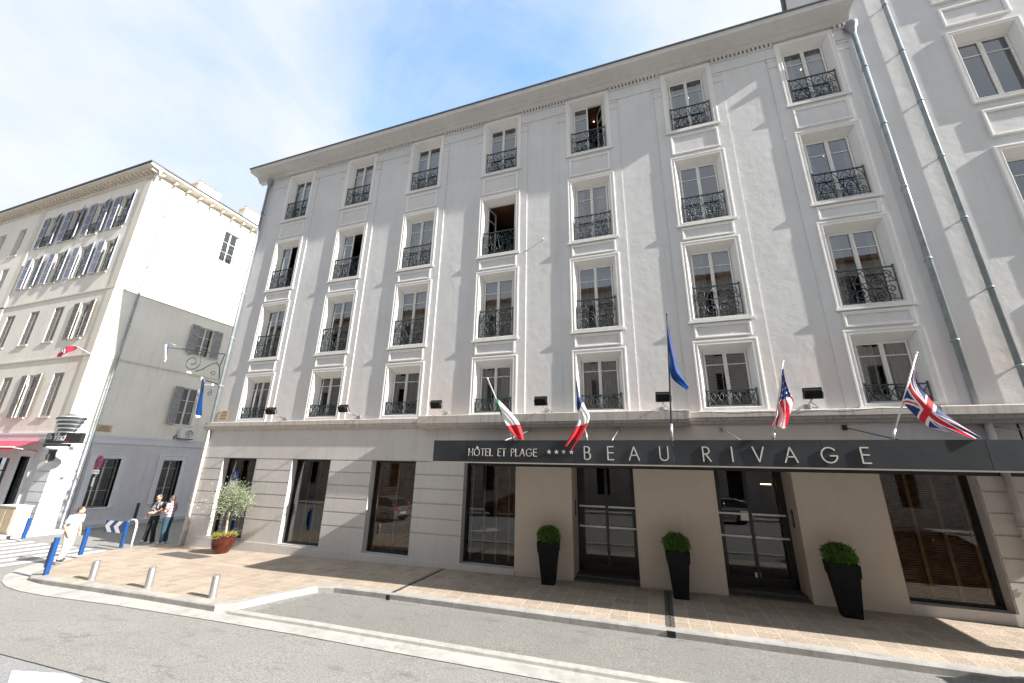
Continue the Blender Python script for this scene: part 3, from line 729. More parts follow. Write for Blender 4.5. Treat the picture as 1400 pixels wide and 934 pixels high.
def stroke(mb, pts, x, z, h, t, y):
    P = [Vector((x + a * h, z + b * h)) for a, b in pts]
    closed = (P[0] - P[-1]).length < 1e-4 * 5
    for i in range(len(P) - 1):
        a, b = P[i], P[i + 1]
        if (b - a).length < 1e-6: continue
        d = (b - a).normalized(); nrm = Vector((-d.y, d.x)) * t / 2
        a2, b2 = a - d * t * (.5 if i == 0 and not closed else .18), b + d * t * (.5 if i == len(P) - 2 and not closed else .18)
        yy = y - (i % 2) * .0006
        c = [a2 + nrm, b2 + nrm, b2 - nrm, a2 - nrm]
        f0 = [(q.x, yy, q.y) for q in c]; f1 = [(q.x, y + .02, q.y) for q in c]
        mb.quad(f0)
        for k in range(4): mb.quad([f0[k], f0[(k + 1) % 4], f1[(k + 1) % 4], f1[k]])
def put(word, x, z, h, t, gap):
    mb = MB()
    for ch, xx in word:
        wd, st = GL[ch]
        for s_ in st: stroke(mb, s_, xx, z, h, t, YF - .022)
    return mb
def line(text, x0, x1, z, h, t):
    ws = [GL[c][0] * h if c != ' ' else .42 * h for c in text]; gap = (x1 - x0 - sum(ws)) / (len(text) - 1)
    x = x0; out = []
    for c, w_ in zip(text, ws):
        if c != ' ': out.append((c, x))
        x += w_ + gap
    return out
pos = line('HOTEL ET PLAGE', -4.89, -2.94, 3.36, .185, .017)
for k, (ch, xx) in enumerate(pos):
    mb = put([(ch, xx)], 0, 3.36, .185, .015, 0)
    if k == 1:
        for q in ([(-.13, 1.10), (0, 1.30)], [(0, 1.30), (.13, 1.10)]): stroke(mb, q, xx + .45 * .185, 3.36, .185, .016, YF - .022)
    cp(mb, 'letter', 'letter')
for k in range(4):
    mb = MB()
    cx_, cz_ = -2.60 + k * .195, 3.475
    pts = []
    for j in range(10):
        r = .062 if j % 2 == 0 else .026; a = PI / 2 + j * PI / 5; pts.append((cx_ + r * math.cos(a), YF - .02, cz_ + r * math.sin(a)))
    for j in range(10): mb.quad([(cx_, YF - .02, cz_), pts[j], pts[(j + 1) % 10]]); mb.quad([pts[j], pts[(j + 1) % 10], (pts[(j + 1) % 10][0], YF + .001, pts[(j + 1) % 10][2]), (pts[j][0], YF + .001, pts[j][2])])
    cp(mb, 'star_emblem', 'letter')
import itertools
BL = [('B', -1.68), ('E', -1.10), ('A', -.59), ('U', .12), ]
for ch, xx in BL + [('R', 1.06), ('I', 1.66), ('V', 2.08), ('A', 2.68), ('G', 3.36), ('E', 4.06)]:
    cp(put([(ch, xx)], 0, 3.30, .31, .026, 0), 'letter', 'letter')
for x in (-3.9, -1.0, 1.9, 4.85, 7.8):
    mb = MB(); mb.tube([(x, 0, 4.27), (x, YF + .1, 3.76)], .014, 8); mb.box(x - .06, x + .06, -.03, .0, 4.2, 4.33); mb.tube([(x, -.03, 4.27), (x, -.12, 4.24)], .03, 8); cp(mb, 'tie_rod', 'steel' if x not in (4.85,) else 'iron')

# plaque on the hotel corner and one cable stub, nail with shadow
mb = MB()
for r in range(3): mb.box(-18.36, -17.68, Y_PAN - .02, Y_PAN, 4.82 + r * .14, 4.82 + r * .14 + .125)
pq = hp(mb, 'street_plaque', 'plaque')
mb = MB()
for r in range(3):
    x = -18.22 + .06 * r
    while x < -17.85 + .0 * r: mb.box(x, x + .035, Y_PAN - .024, Y_PAN - .019, 4.85 + r * .14, 4.92 + r * .14); x += .055
o = mb.build('plaque_lettering', 'plaque_ink'); o.parent = pq
mb = MB().tube([(-3.32, Y_PAN, 11.27), (-3.32, -.0, 11.27)], .018, 8).ball((-3.32, -.01, 11.27), .035, 8, 6); hp(mb, 'wall_bolt', 'alu')

# ------------------------------------------------------------------ right building
rb = thing('grey_building', 'tall grey building joined to the right end of the hotel with larger plain windows', 'building', (12, 0, 0))
def rp(mb, name, mats):
    o = mb.build(name, mats); o.parent = rb; o.matrix_parent_inverse = Matrix.Translation((-12, 0, 0)); return o
RR = [(4.9, 7.5), (9.0, 11.82), (13.36, 16.18), (17.45, 20.2)]; RC = [10.40, 14.2]
rh = [(c - .79, c + .79, z0 + .03, z1 - .08) for c in RC for z0, z1 in RR]
mb = wall(MB(), 7.362, 20, 4.5, 24.5, rh, .058, .02)
mb.quad([(7.362, .058, 18.0), (7.362, 4.0, 18.0), (7.362, 3.3, 24.5), (7.362, .058, 24.5)])
mb.quad([(7.362, 4.0, -.5), (7.362, 15, -.5), (7.362, 15, 17.5), (7.362, 4.0, 17.5)])
mb.quad([(20, 0, -.5), (20, 15, -.5), (20, 15, 24.5), (20, 0, 24.5)]); mb.quad([(7.362, 15, -.5), (20, 15, -.5), (20, 15, 24.5), (7.362, 15, 24.5)])
mb.quad([(7.362, 0.058, 24.5), (20, 0.058, 24.5), (20, 15, 24.5), (7.362, 3.3, 24.5)])
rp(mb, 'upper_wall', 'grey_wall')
mb = MB(); mb.box(7.22, 7.40, 3.86, 4.12, 17.9, 18.1); mb.tube([(7.3, 4.05, 18.0), (7.3, 3.35, 24.6)], .09, 10); rp(mb, 'roof_edge', 'copper_edge')
mb = MB(); mb.tube([(7.42, 2.6, 18.1), (7.42, 2.2, 22), (7.42, 2.0, 24.5)], .06, 6); rp(mb, 'corner_strip', 'trim')
mb = wall(MB(), 8.001, 20, -.6, 4.5, [(10.2, 12.6, 0, 3.2), (14.5, 17, 0, 3.2)], .03, .4)
for a, b in ((8.001, 10.2), (12.6, 14.5)):
    for z0, z1 in zip(GZ[1:-1], GZ[2:]): mb.box(a, b, 0, .04, z0 + g, z1 - g, skip='k')
    mb.box(a, b, 0, .04, .0, .94 - g, skip='k')
mb.box(8.001, 20, 0, .04, 3.2 + g, 4.3, skip='k')
mb.quad([(10, .5, 0), (17.2, .5, 0), (17.2, .5, 3.3), (10, .5, 3.3)])
rp(mb, 'ground_floor_wall', 'grey_low')
m_ = MB(); h = .38; zb, zt, p = 4.28, 4.68, .42
m_.profile([(.08, zb), (-p * .35, zb), (-p * .45, zb + h * .18), (-p * .7, zb + h * .24), (-p * .78, zb + h * .42), (-p, zb + h * .5), (-p, zt - .02), (-p + .03, zt), (.08, zt + .01)], 6.521, 20)
rp(m_, 'ledge', 'ledge')
mb = MB(); mb.tube([(8.40, -.04, 4.66), (8.40, -.04, 24.4)], .062, 14)
z = 5.6
while z < 24: mb.tube([(8.40, -.04, z), (8.40, -.04, z + .06)], .075, 14); mb.box(8.39, 8.41, -.04, .06, z + .02, z + .05); z += 2.05
rp(mb, 'drainpipe', 'zinc')
def rb_surround(H):
    mb = MB(); w = HW + .0
    L = [(0, .062), (0, .0), (.02, -.02), (.06, -.022), (.075, -.004), (.12, -.002), (.14, -.014), (.155, .0)]
    mb.ring([(-w + i, w - i, i, H - i, y) for i, y in L] + [(-.66, .66, .2, H - .33, .24), (-.66, .66, .2, H - .33, .34)])
    return mb.mesh('window_surround', [M['trim']])
for c in RC:
    for z0, z1 in RR:
        H = z1 - z0; w = inst('window', rb_surround(H), rb, (c - 12, 0, z0))
        inst('sash_frame', sash_mesh(H - .53, -.65, .65), w, (0, 0, .2)); inst('glass', glass_mesh(H - .53, -.6, .6), w, (0, 0, .2))
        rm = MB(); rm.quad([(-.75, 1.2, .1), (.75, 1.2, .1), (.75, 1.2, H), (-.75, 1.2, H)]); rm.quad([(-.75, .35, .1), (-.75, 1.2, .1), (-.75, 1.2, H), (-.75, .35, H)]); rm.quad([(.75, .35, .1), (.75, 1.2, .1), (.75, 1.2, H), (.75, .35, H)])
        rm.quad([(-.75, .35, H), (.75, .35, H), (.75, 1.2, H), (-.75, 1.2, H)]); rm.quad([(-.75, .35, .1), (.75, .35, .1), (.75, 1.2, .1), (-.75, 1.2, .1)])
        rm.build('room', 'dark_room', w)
    for z0, z1 in ((12.16, 13.1), (16.42, 17.2), (7.7, 8.75)):
        mb = MB(); w_ = .78
        mb.ring([(-w_ + i, w_ - i, i, (z1 - z0) - i, y) for i, y in [(0, .06), (0, .01), (.02, .0), (.055, .0), (.07, .012), (.09, .012), (.10, .05)]])
        inst('panel_moulding', mb.mesh('panel_moulding', [M['trim']]), rb, (c - 12, 0, z0))

# ------------------------------------------------------------------ corner building on the left
LX, LY = -29.11, -.19
lb = thing('corner_building', 'cream corner building with louvred shutters and a grey ground floor across the side street', 'building', (LX, LY, -.36))
def lp(mb, name, mats, side=False, parent=None):
    "front face: local x = world x - LX; side face: local x = distance back from the corner"
    o = mb.build(name, mats); o.parent = parent or lb
    if parent is None:
        o.location = (0, 0, .36); o.rotation_euler = (0, 0, PI / 2 if side else 0)
    return o
FW = [-39.4, -36.6, -33.9, -31.25]; F3 = [-39.7, -36.9, -34.2, -31.4]
frontrows = [(17.12, 19.6, FW), (13.95, 16.25, FW), (9.72, 12.0, F3), (5.2, 7.68, [-39.9, -36.9, -34.1, -31.6])]
def fx_(x): return x - LX
fh = [(fx_(c) - .5, fx_(c) + .5, z0, z1) for z0, z1, cs in frontrows for c in cs]
mb = wall(MB(), -12.5, 0, 4.3, 20.6, fh, 0, .22)
lp(mb, 'front_wall', 'cream')
SC = 5.52   # distance back of the side windows
siderows = [(17.15, 19.6), (13.85, 16.28), (9.95, 11.95), (5.27, 7.67)]
sh_ = [(SC - .53, SC + .53, a, b) for a, b in siderows]
mb = wall(MB(), 0, 15, 4.3, 20.6, sh_, 0, .22)
lp(mb, 'side_wall', 'cream', True)
# strings, cornices
for z, p, h in ((12.66, .05, .1), (8.56, .05, .09)):
    lp(MB().box(-12.5, p, -p, .01, z, z + h), 'string_course', 'cream_trim'); lp(MB().box(-p * 0 + .001, 15, -p, .01, z, z + h), 'string_course', 'cream_trim', True)
def lcorn(side):
    mb = MB(); x0, x1 = (-12.5, .62) if not side else (0.001, 15)
    mb.profile([(.05, 20.45), (-.06, 20.45), (-.1, 20.6), (-.12, 20.75), (-.5, 20.82), (-.6, 20.85), (-.6, 20.98), (.05, 21.0)], x0 if side else x0, x1)
    x = x0 + .2
    while x < x1 - .2: mb.box(x, x + .13, -.42, -.1, 20.62, 20.80); x += .42 if not side else .8
    return mb
lp(lcorn(False), 'cornice', 'cream_trim'); lp(lcorn(True), 'cornice', 'cream_trim', True)
lp(MB().box(-12.5, .66, -.66, -.5, 21.0, 21.1), 'roof_gutter', 'copper_edge'); lp(MB().box(-.5, 15, -.66, -.5, 21.0, 21.08), 'roof_gutter', 'copper_edge', True)
mb = MB(); mb.quad([(-12.5, -.6, 21.05), (.6, -.6, 21.05), (-4, 4, 22.2), (-12.5, 4, 22.2)]); mb.quad([(.6, -.6, 21.05), (.6, 15, 21.05), (-4, 11, 22.2), (-4, 4, 22.2)])
roof = lp(mb, 'roof', 'roof_tile')
for (x, y0, y1, zt) in ((-1.9, 3.3, 4.9, 23.0), (-1.9, 7.0, 8.6, 23.3)):
    ch = MB().box(x - .45, x + .25, y0, y1, 21, zt).box(x - .52, x + .32, y0 - .06, y1 + .06, zt, zt + .1).build('chimney', 'cream', roof)
    mb = MB()
    for k in range(4): mb.lathe([(.12, 0), (.11, .3), (.13, .33), (.09, .36)], 10, c=(x - .1, y0 + .25 + k * .37, zt + .1))
    mb.build('chimney_pots', 'terracotta', roof)
# ground floor
mb = wall(MB(), 0, 15, -1.0, 4.3, [(1.66, 2.80, .52, 3.08), (5.0, 6.1, .55, 3.05)], 0, .42); lp(mb, 'side_ground_wall', 'lilac', True)
mb = wall(MB(), -12.5, 0, -1.0, 4.3, [(-3.2, -2.2, .5, 3.1), (-5.9, -4.2, -.2, 3.0), (-9.5, -6.8, -.2, 3.0)], 0, .35); lp(mb, 'front_ground_wall', 'lilac')
lp(MB().box(-12.5, .045, -.045, .01, 3.84, 4.3).box(-12.5, .07, -.07, .01, 4.24, 4.34), 'ground_cornice', 'lilac_trim')
lp(MB().box(.001, 15, -.045, .01, 3.9, 4.27).box(.001, 15, -.07, .01, 4.22, 4.34), 'ground_cornice', 'lilac_trim', True)
# rusticated corner pier
for side in (True, False):
    mb = MB(); z = -.6
    a, b = (-.04, 1.12) if side else (-1.25, 0.0)
    while z < 3.8:
        mb.box(a, b, -.04, .01, z + .022, min(z + .5, 3.83) - .022, skip='k'); z += .5
    lp(mb, 'corner_pier', 'lilac_trim', side)
lp(MB().box(.0, 1.15, -.07, .01, -1, -.1).box(1.151, 15, -.03, .01, -1, -.15), 'plinth', 'lilac_trim', True)
for side, wins in ((True, [(1.66, 2.80, .52, 3.08), (5.0, 6.1, .55, 3.05)]), (False, [(-3.2, -2.2, .5, 3.1)])):
    for a, b, c, d in wins:
        f = .30; mb = MB(); mb.ring([(a - f, b + f, c - .03, d + f, .0), (a - f, b + f, c - .03, d + f, -.05), (a - f + .06, b + f - .06, c - .03, d + f - .06, -.05), (a - f + .08, b + f - .08, c - .02, d + f - .08, -.03), (a, b, c, d, -.03), (a, b, c, d, .3)])
        mb.box(a - .08, b + .08, -.07, .2, c - .08, c - .031)
        w = lp(mb, 'window', 'lilac_trim', side)
        mb = MB(); y = .24
        mb.box(a, b, y, y + .04, c, c + .05); mb.box(a, b, y, y + .04, d - .05, d); mb.box((a + b) / 2 - .04, (a + b) / 2 + .04, y, y + .04, c, d)
        for x in (a, b - .04): mb.box(x, x + .04, y, y + .04, c, d)
        for zz in (.33, .8): mb.box(a, b, y + .005, y + .035, c + (d - c) * zz, c + (d - c) * zz + .025)
        mb.build('sash_frame', 'alu', w)
        mb = MB(); mb.quad([(a, .27, c), (b, .27, c), (b, .27, d), (a, .27, d)]); mb.build('glass', 'glass', w)
        mb = MB(); mb.quad([(a - .3, .7, c - .2), (b + .3, .7, c - .2), (b + .3, .7, d + .2), (a - .3, .7, d + .2)]); mb.build('room', 'dark_room', w)
        mb = MB(); nb = 9
        for k in range(nb): x = a + .05 + (b - a - .1) * k / (nb - 1); mb.tube([(x, .1, c + .02), (x, .1, d - .02)], .011, 6)
        for zz in (.12, .55, .9): mb.box(a, b, .09, .11, c + (d - c) * zz, c + (d - c) * zz + .02)
        mb.build('window_bars', 'iron', w)
for a, b in ((-5.9, -4.2), (-9.5, -6.8)):
    mb = MB(); mb.quad([(a, .34, -.2), (b, .34, -.2), (b, .34, 3), (a, .34, 3)]); w = lp(mb, 'shop_front', 'glass')
    mb = MB(); mb.quad([(a, .5, -.2), (b, .5, -.2), (b, .5, 3), (a, .5, 3)]); mb.build('room', 'dark_room', w)
    mb = MB(); mb.box(a, a + .06, .25, .33, -.2, 3); mb.box(b - .06, b, .25, .33, -.2, 3); mb.box(a, b, .25, .33, 2.3, 2.36); mb.build('shop_frame', 'black_frame', w)
# louvred shutter
def shutter_mesh(w, h, mat, louv=True):
    mb = MB(); t = .045; fr = .055
    mb.box(0, fr, 0, t, 0, h); mb.box(w - fr, w, 0, t, 0, h)
    for z in (0, h * .32, h * .66, h - .08): mb.box(fr, w - fr, 0, t, z, z + .08)
    z = .09
    while z < h - .1:
        mb.quad([(fr, .002, z), (w - fr, .002, z), (w - fr, .02, z + .045), (fr, .02, z + .045)]); mb.quad([(fr, .043, z), (w - fr, .043, z), (w - fr, .026, z + .045), (fr, .026, z + .045)]); z += .05
    mb.box(fr, w - fr, .021, .025, .05, h - .05)
    return mb.mesh('shutter', [M[mat]])
def leaf_window(face_side, c, z0, z1, hw, mat, left, right, rail=False, closed=False, tilt=None, opn=False, glasscol='white_paint', by=0, blind=False):
    H = z1 - z0
    mb = MB(); mb.box(-hw - .1, hw + .1, -.06, .22, -.07, -.001)
    w = lp(mb, 'window', 'cream_trim', face_side)
    if face_side: w.location = (0, c, z0 + .36)
    else: w.location = (c, 0, z0 + .36)
    if not opn:
        mb = MB()
        for bx in ((-hw, hw, 0, .05), (-hw, hw, H - .05, H), (-hw, -hw + .05, .05, H - .05), (hw - .05, hw, .05, H - .05), (-.045, .045, .05, H - .05)): mb.box(bx[0], bx[1], .16, .2, bx[2], bx[3])
        for zz in (.33, .66): mb.box(-hw + .05, hw - .05, .165, .195, H * zz, H * zz + .025)
        mb.build('sash_frame', glasscol, w)
        mb = MB(); mb.quad([(-hw, .18, 0), (hw, .18, 0), (hw, .18, H), (-hw, .18, H)]); mb.build('glass', 'glass', w)
    mb = MB(); mb.quad([(-hw - .1, .5, -.1), (hw + .1, .5, -.1), (hw + .1, .5, H + .1), (-hw - .1, .5, H + .1)])
    for s in (-1, 1): mb.quad([(s * hw, .221, 0), (s * hw, .5, 0), (s * hw, .5, H), (s * hw, .221, H)])
    mb.build('room', 'dark_room', w)
    for s, a in ((-1, left), (1, right)):
        if a is None: continue
        me = shutter_mesh(hw - .01 if a < 100 or face_side else .70, H, mat)
        # hinge at the jamb; a = 0 closed, 180 folded flat on the wall
        if s < 0: o = inst('shutter', me, w, (-hw + .005, -.01, 0), -R(a))
        else:
            o = inst('shutter', me, w, (hw - .005, -.01, 0), R(a)); o.scale = (-1, 1, 1)
        if a > 170: o.location[1] = -.05
        elif a == 0: o.location[1] = .03
    if blind:
        MB().box(-hw, hw, .225, .235, H * .45, H).box(-hw, -.1, .225, .235, .05, H * .45).build('roller_blind', 'white_paint', w)
    if rail:
        mb = MB(); mb.box(-hw, hw, -.03, 0.0, .85, .88)
        x = -hw
        while x <= hw + .001: mb.tube([(x, -.015, 0), (x, -.015, .86)], .01, 5); x += .11
        for s in (-.5, 0, .5): mb.tube(spiral(s * hw * 1.2, .4, .13, 1.4, 0, 1, 14, -.02), .011, 5)
        mb.build('railing', 'iron', w)
    return w
for k, c in enumerate(FW):
    leaf_window(False, fx_(c), 17.12, 19.6, .5, 'shutter_blue', [183, 180, 182, 183][k], [172, 165, 174, 168][k], rail=True, opn=(k in (1,)))
    leaf_window(False, fx_(c), 13.95, 16.25, .5, 'shutter_blue', 180, [172, 170, 174, 165][k])
for k, c in enumerate(F3):
    leaf_window(False, fx_(c), 9.72, 12.0, .5, 'shutter_brown', 0 if k < 3 else 184, 0 if k < 3 else 172)
for k, c in enumerate([-39.9, -36.9, -34.1, -31.6]):
    leaf_window(False, fx_(c), 5.2, 7.68, .5, 'shutter_brown', 0 if k != 2 else 184, 0 if k != 2 else 172)
for k, (a, b) in enumerate(siderows):
    leaf_window(True, SC, a, b, .53, 'shutter_grey' if k > 1 else 'white_paint', [None, 0, 172, 172][k], [None, 0, 172, None][k], rail=(k == 0), blind=(k < 2))
# side downpipe
mb = MB(); mb.tube([(1.16, -.09, -.3), (1.16, -.09, 3.7), (1.13, -.09, 4.4), (1.13, -.09, 20.4)], .055, 12)
for z in (2, 6.8, 10.6, 14.5, 18.2): mb.tube([(1.14, -.09, z), (1.14, -.09, z + .08)], .075, 12)
lp(mb, 'drainpipe', 'zinc', True)
# raised panels / pilaster strips of the front
lp(MB().box(-12.5, -12.0, -.05, .01, 4.35, 20.45), 'pilaster', 'cream_trim'); lp(MB().box(-.62, 0.0, -.035, .01, 4.35, 12.65).box(-.62, 0.0, -.035, .01, 12.78, 20.4), 'pilaster', 'cream_trim')
# plaques
mb = MB().box(1.18, 1.92, -.015, .005, 4.5, 4.88); p1 = lp(mb, 'street_plaque', 'plaque', True)
mb = MB()
for r in range(3):
    x = 1.28 + .05 * r
    while x < 1.80: mb.box(x, x + .03, -.02, -.014, 4.55 + r * .1, 4.61 + r * .1); x += .05
mb.build('plaque_lettering', 'plaque_ink', p1)
# adjoining block further along the street
ab = thing('neighbouring_building', 'cream building continuing the row beyond the shuttered corner building', 'building', (-50, LY, -.36))
fc = [-43.2, -46.0, -48.8, -51.6, -54.4, -57.2]
ah = [(c + 50 - .48, c + 50 + .48, z0, z1) for c in fc for z0, z1 in ((17.0, 19.3), (13.7, 16.0), (9.7, 12.0), (5.3, 7.6))]
mb = wall(MB(), -20, 8.38, -1, 20.6, ah, -.04, .25)
o = mb.build('front_wall', 'cream', ab, (0, 0, .36))
mb = MB(); mb.profile([(.05, 20.45), (-.06, 20.45), (-.1, 20.6), (-.12, 20.75), (-.5, 20.82), (-.6, 20.85), (-.6, 20.98), (.05, 21.0)], -20, 8.38)
x = -19.8
while x < 8.2: mb.box(x, x + .13, -.42, -.1, 20.62, 20.80); x += .42
mb.build('cornice', 'cream_trim', ab, (0, 0, .36)); MB().box(-20, 8.38, -.66, -.5, 21.0, 21.1).build('roof_gutter', 'copper_edge', ab, (0, 0, .36))
mb = MB(); mb.quad([(-20, -.6, 21.05), (8.38, -.6, 21.05), (8.38, 4, 22.2), (-20, 4, 22.2)]); mb.build('roof', 'roof_tile', ab, (0, 0, .36))
for c in fc:
    for z0, z1 in ((17.0, 19.3), (13.7, 16.0), (9.7, 12.0), (5.3, 7.6)):
        mb = MB().box(-.58, .58, -.1, .1, -.07, 0); w = mb.build('window', 'cream_trim', ab, (c + 50, 0, z0 + .36))
        mb = MB(); mb.quad([(-.48, .2, 0), (.48, .2, 0), (.48, .2, 2.3), (-.48, .2, 2.3)]); mb.build('glass', 'glass', w)
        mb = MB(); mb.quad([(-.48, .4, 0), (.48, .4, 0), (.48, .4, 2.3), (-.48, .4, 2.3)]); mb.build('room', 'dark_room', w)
        mb = MB().box(-.04, .04, .15, .19, 0, 2.3).box(-.48, .48, .15, .19, 1.5, 1.55); mb.build('sash_frame', 'white_paint', w)
# air conditioner
t = thing('air_conditioner', 'white air conditioner unit on a bracket under a side window of the cream building', 'air conditioner', (LX, LY + 5.75, 4.42), PI / 2)
mb = MB().box(-.42, .42, -.38, -.06, 0, .62); mb.build('case', 'white_paint', t, bevel=.02)
mb = MB(); mb.lathe([(.24, 0), (.24, .02), (.2, .025), (.2, .01), (.02, .012), (.02, .03), (0, .03)], 24); o = mb.build('fan_grille', 'steel', t, (.1, -.38, .31)); o.rotation_euler = (R(90), 0, 0)
mb = MB().box(-.4, -.36, -.4, 0, -.05, 0).box(.36, .4, -.4, 0, -.05, 0).tube([(-.36, -.1, .2), (-.55, -.05, .1), (-.55, -.02, -.1)], .03, 8); mb.build('bracket', 'iron', t)
# awning
t = thing('awning', 'red fabric awning over the restaurant front at the left edge', 'awning', (-35, LY, 3.9))
mb = MB(); mb.quad([(-9, -.05, .02), (4.5, -.05, .02), (4.3, -1.0, -.35), (-9, -1.0, -.35)]); mb.quad([(-9, -1.0, -.35), (4.3, -1.0, -.35), (4.3, -1.02, -.52), (-9, -1.02, -.52)]); mb.build('fabric', 'awning_red', t)
mb = MB(); mb.tube([(-9, -1.0, -.36), (4.3, -1.0, -.36)], .03, 8); 
for x in (4.2, 0): mb.tube([(x, -.05, -.55), (x, -1.0, -.38)], .02, 6)
mb.build('arm', 'alu', t)
MB().box(4.3, 4.62, -.2, -.03, -.12, .12).build('motor_box', 'alu', t)
# wall lamp box (pale) low light
# ------------------------------------------------------------------ restaurant sign
def text_mesh(s, size, shear=0, ext=.004, bold=0):
    cu = bpy.data.curves.new('t', 'FONT'); cu.body = s; cu.size = size; cu.extrude = ext; cu.shear = shear; cu.offset = bold; cu.resolution_u = 3
    ob = bpy.data.objects.new('t', cu); COL.objects.link(ob); dg = bpy.context.evaluated_depsgraph_get(); dg.update()
    me = bpy.data.meshes.new_from_object(ob.evaluated_get(dg)); bpy.data.objects.remove(ob); return me
def text(s, size, loc, mat, parent, rot=(R(90), 0, 0), name='lettering', **k):
    me = text_mesh(s, size, **k); me.name = name; me.materials.clear(); me.materials.append(M[mat])
    o = bpy.data.objects.new(name, me); COL.objects.link(o); o.parent = parent; o.location = loc; o.rotation_euler = rot; return o
t = thing('restaurant_sign', 'black box sign lettered Da Vinci hung from the corner of the cream building', 'sign', (-28.4, -.6, 3.76))
MB().box(-1.0, 1.95, -.08, .08, 0, .5).build('sign_box', 'black_frame', t, bevel=.01)
text('Da', .36, (-.92, -.085, .2), 'sign_white', t, shear=.2); text('Vinci', .50, (-.36, -.085, .14), 'sign_white', t, shear=.25, bold=.012)
text('ristorante', .12, (-.85, -.085, .03), 'box_green', t, ext=.003); text('pizzeria', .12, (.65, -.085, .03), 'red', t, ext=.003)
mb = MB().box(-.75, -.69, .08, .42, .2, .26).box(-1.0, .95, -.1, .1, -.18, -.02); mb.build('bracket', 'iron', t)
t2 = thing('chef_hat_ornament', 'striped black and white flared ornament standing on the restaurant sign', 'ornament', (-27.95, -.6, 4.27))
mb = MB(); m2 = MB()
for k in range(4):
    z = .05 + k * .19; r = .52 + .12 * k; tgt = mb
    mb.lathe([(r * .9, z), (r + .10, z + .05), (r + .06, z + .13), (r * .86, z + .16)], 28)
    m2.lathe([(r * .93, z - .045), (r * 1.04, z + .035)], 28)
    m2.lathe([(r * 1.0, z + .12), (r * .99, z + .19)], 28)
mb.lathe([(.80, .72), (.55, .86), (.2, .93), (0, .95)], 28)
mb.build('dark_bands', 'iron', t2); m2.build('white_bands', 'sign_white', t2)
for o in t2.children: o.scale = (1.0, .45, 1.0)
t3 = thing('sign_figure', 'small figure ornament with a pale oval tray under the restaurant sign', 'ornament', (-28.55, -.62, 3.0))
mb = MB().ball((.0, 0, .45), (.19, .15, .22), 14, 10).cap((0, 0, .3), (0, 0, .05), .14, .18); mb.build('figure_body', 'iron', t3)
MB().cap((-.1, -.1, .2), (-.5, -.15, .1), .035, .03).cap((.08, -.12, .22), (.25, -.2, -.15), .035, .03).build('figure_arms', 'plaque', t3)
MB().lathe([(0, 0), (.55, 0), (.6, .1), (.55, .14)], 26).build('tray', 'lilac_trim', t3, (.75, 0, .45))
t = thing('pennant', 'red pennant flag with a white V on a pole at the cream facade', 'flag', (-28.9, LY, 8.75))
MB().tube([(0, 0, -.25), (-.5, -.5, .12), (-.62, -.7, .2)], .016, 6).build('pole', 'alu', t)
mb = MB()
NX = 14
def pen(u, v):
    x = -.5 - 1.75 * u; top = .15 + .12 * math.sin(u * 3.1) - .25 * u * u; ht = .04 + .42 * math.sin(min(1, u * 1.6) * PI / 2) * (1 - .55 * max(0, u - .7) / .3)
    return (x, -.55 + .06 * math.sin(u * 9), top - v * ht)
for i in range(NX):
    for j in range(6): mb.quad([pen(i / NX, j / 6), pen((i + 1) / NX, j / 6), pen((i + 1) / NX, (j + 1) / 6), pen(i / NX, (j + 1) / 6)], 0, True)
mb.build('cloth', 'awning_red', t)
mb = MB(); 
mb.box(-.03, .03, -.005, .005, 0, .34, mtx=Matrix.Translation((-1.42, -.62, -.17)) @ Matrix.Rotation(R(-62), 4, 'Y')); mb.box(-.03, .03, -.005, .005, 0, .26, mtx=Matrix.Translation((-1.42, -.62, -.17)) @ Matrix.Rotation(R(-18), 4, 'Y'))
mb.build('letter_mark', 'sign_white', t)

# ------------------------------------------------------------------ hotel corner bracket + banners
t = thing('scroll_bracket', 'black wrought iron scroll bracket reaching out from the hotel corner', 'bracket', (-18.85, 0.02, 7.9), math.atan2(-.75, -2.2))
mb = MB(); mb.tube([(0, 0, 0), (2.15, 0, .22)], .022, 8); mb.tube([(1.0, 0, .12), (2.4, 0, .24), (2.9, 0, .27)], .014, 6)
sp = []
for i in range(41):
    q = i / 40; r = .48 * (1 - .85 * q); a = PI * .25 + 2 * PI * 1.75 * q; sp.append((1.45 + r * math.cos(a), 0, -.42 + r * math.sin(a)))
mb.tube(sp, .022, 7); mb.tube([(1.2, 0, -.85), (.9, 0, -.75), (.55, 0, -.5), (.3, 0, -.42), (.12, 0, -.6), (.05, 0, -.9), (.0, 0, -1.2)], .022, 7)
mb.tube([(.12, 0, -.55), (.05, 0, -.2), (0, 0, 0)], .02, 6)
mb.tube(spiral(.35, -.95, .14, 1.2, 0, 1, 14, 0), .014, 6)
mb.build('scrollwork', 'iron', t)
MB().lathe([(0, -.05), (.09, -.04), (.11, 0), (.07, .05), (0, .06)], 14).build('lamp_bowl', 'sign_white', t, (1.5, 0, -.92))
t = thing('small_flag', 'small blue and white flag at the tip of the scroll bracket', 'flag', (-21.5, -.9, 8.3))
mb = MB().tube([(.35, .1, -.02), (-.0, 0, .12)], .014, 6); mb.build('pole', 'alu', t)
mb = MB()
for i in range(8):
    for j in range(6):
        f = lambda u, v: (-.05 - .18 * u + .12 * v * (1 - u) + .34 * u * v, .04 * math.sin(u * 6), .12 - .95 * v * (1 - .35 * u) - .12 * u)
        mb.quad([f(i / 8, j / 6), f((i + 1) / 8, j / 6), f((i + 1) / 8, (j + 1) / 6), f(i / 8, (j + 1) / 6)], 0 if (i < 3 and j < 5) else 1, True)
mb.build('cloth', ['blue', 'sign_white'], t)
t = thing('blue_banner', 'narrow vertical blue banner with white marks hanging at the hotel corner', 'banner', (-18.9, -.1, 6.4))
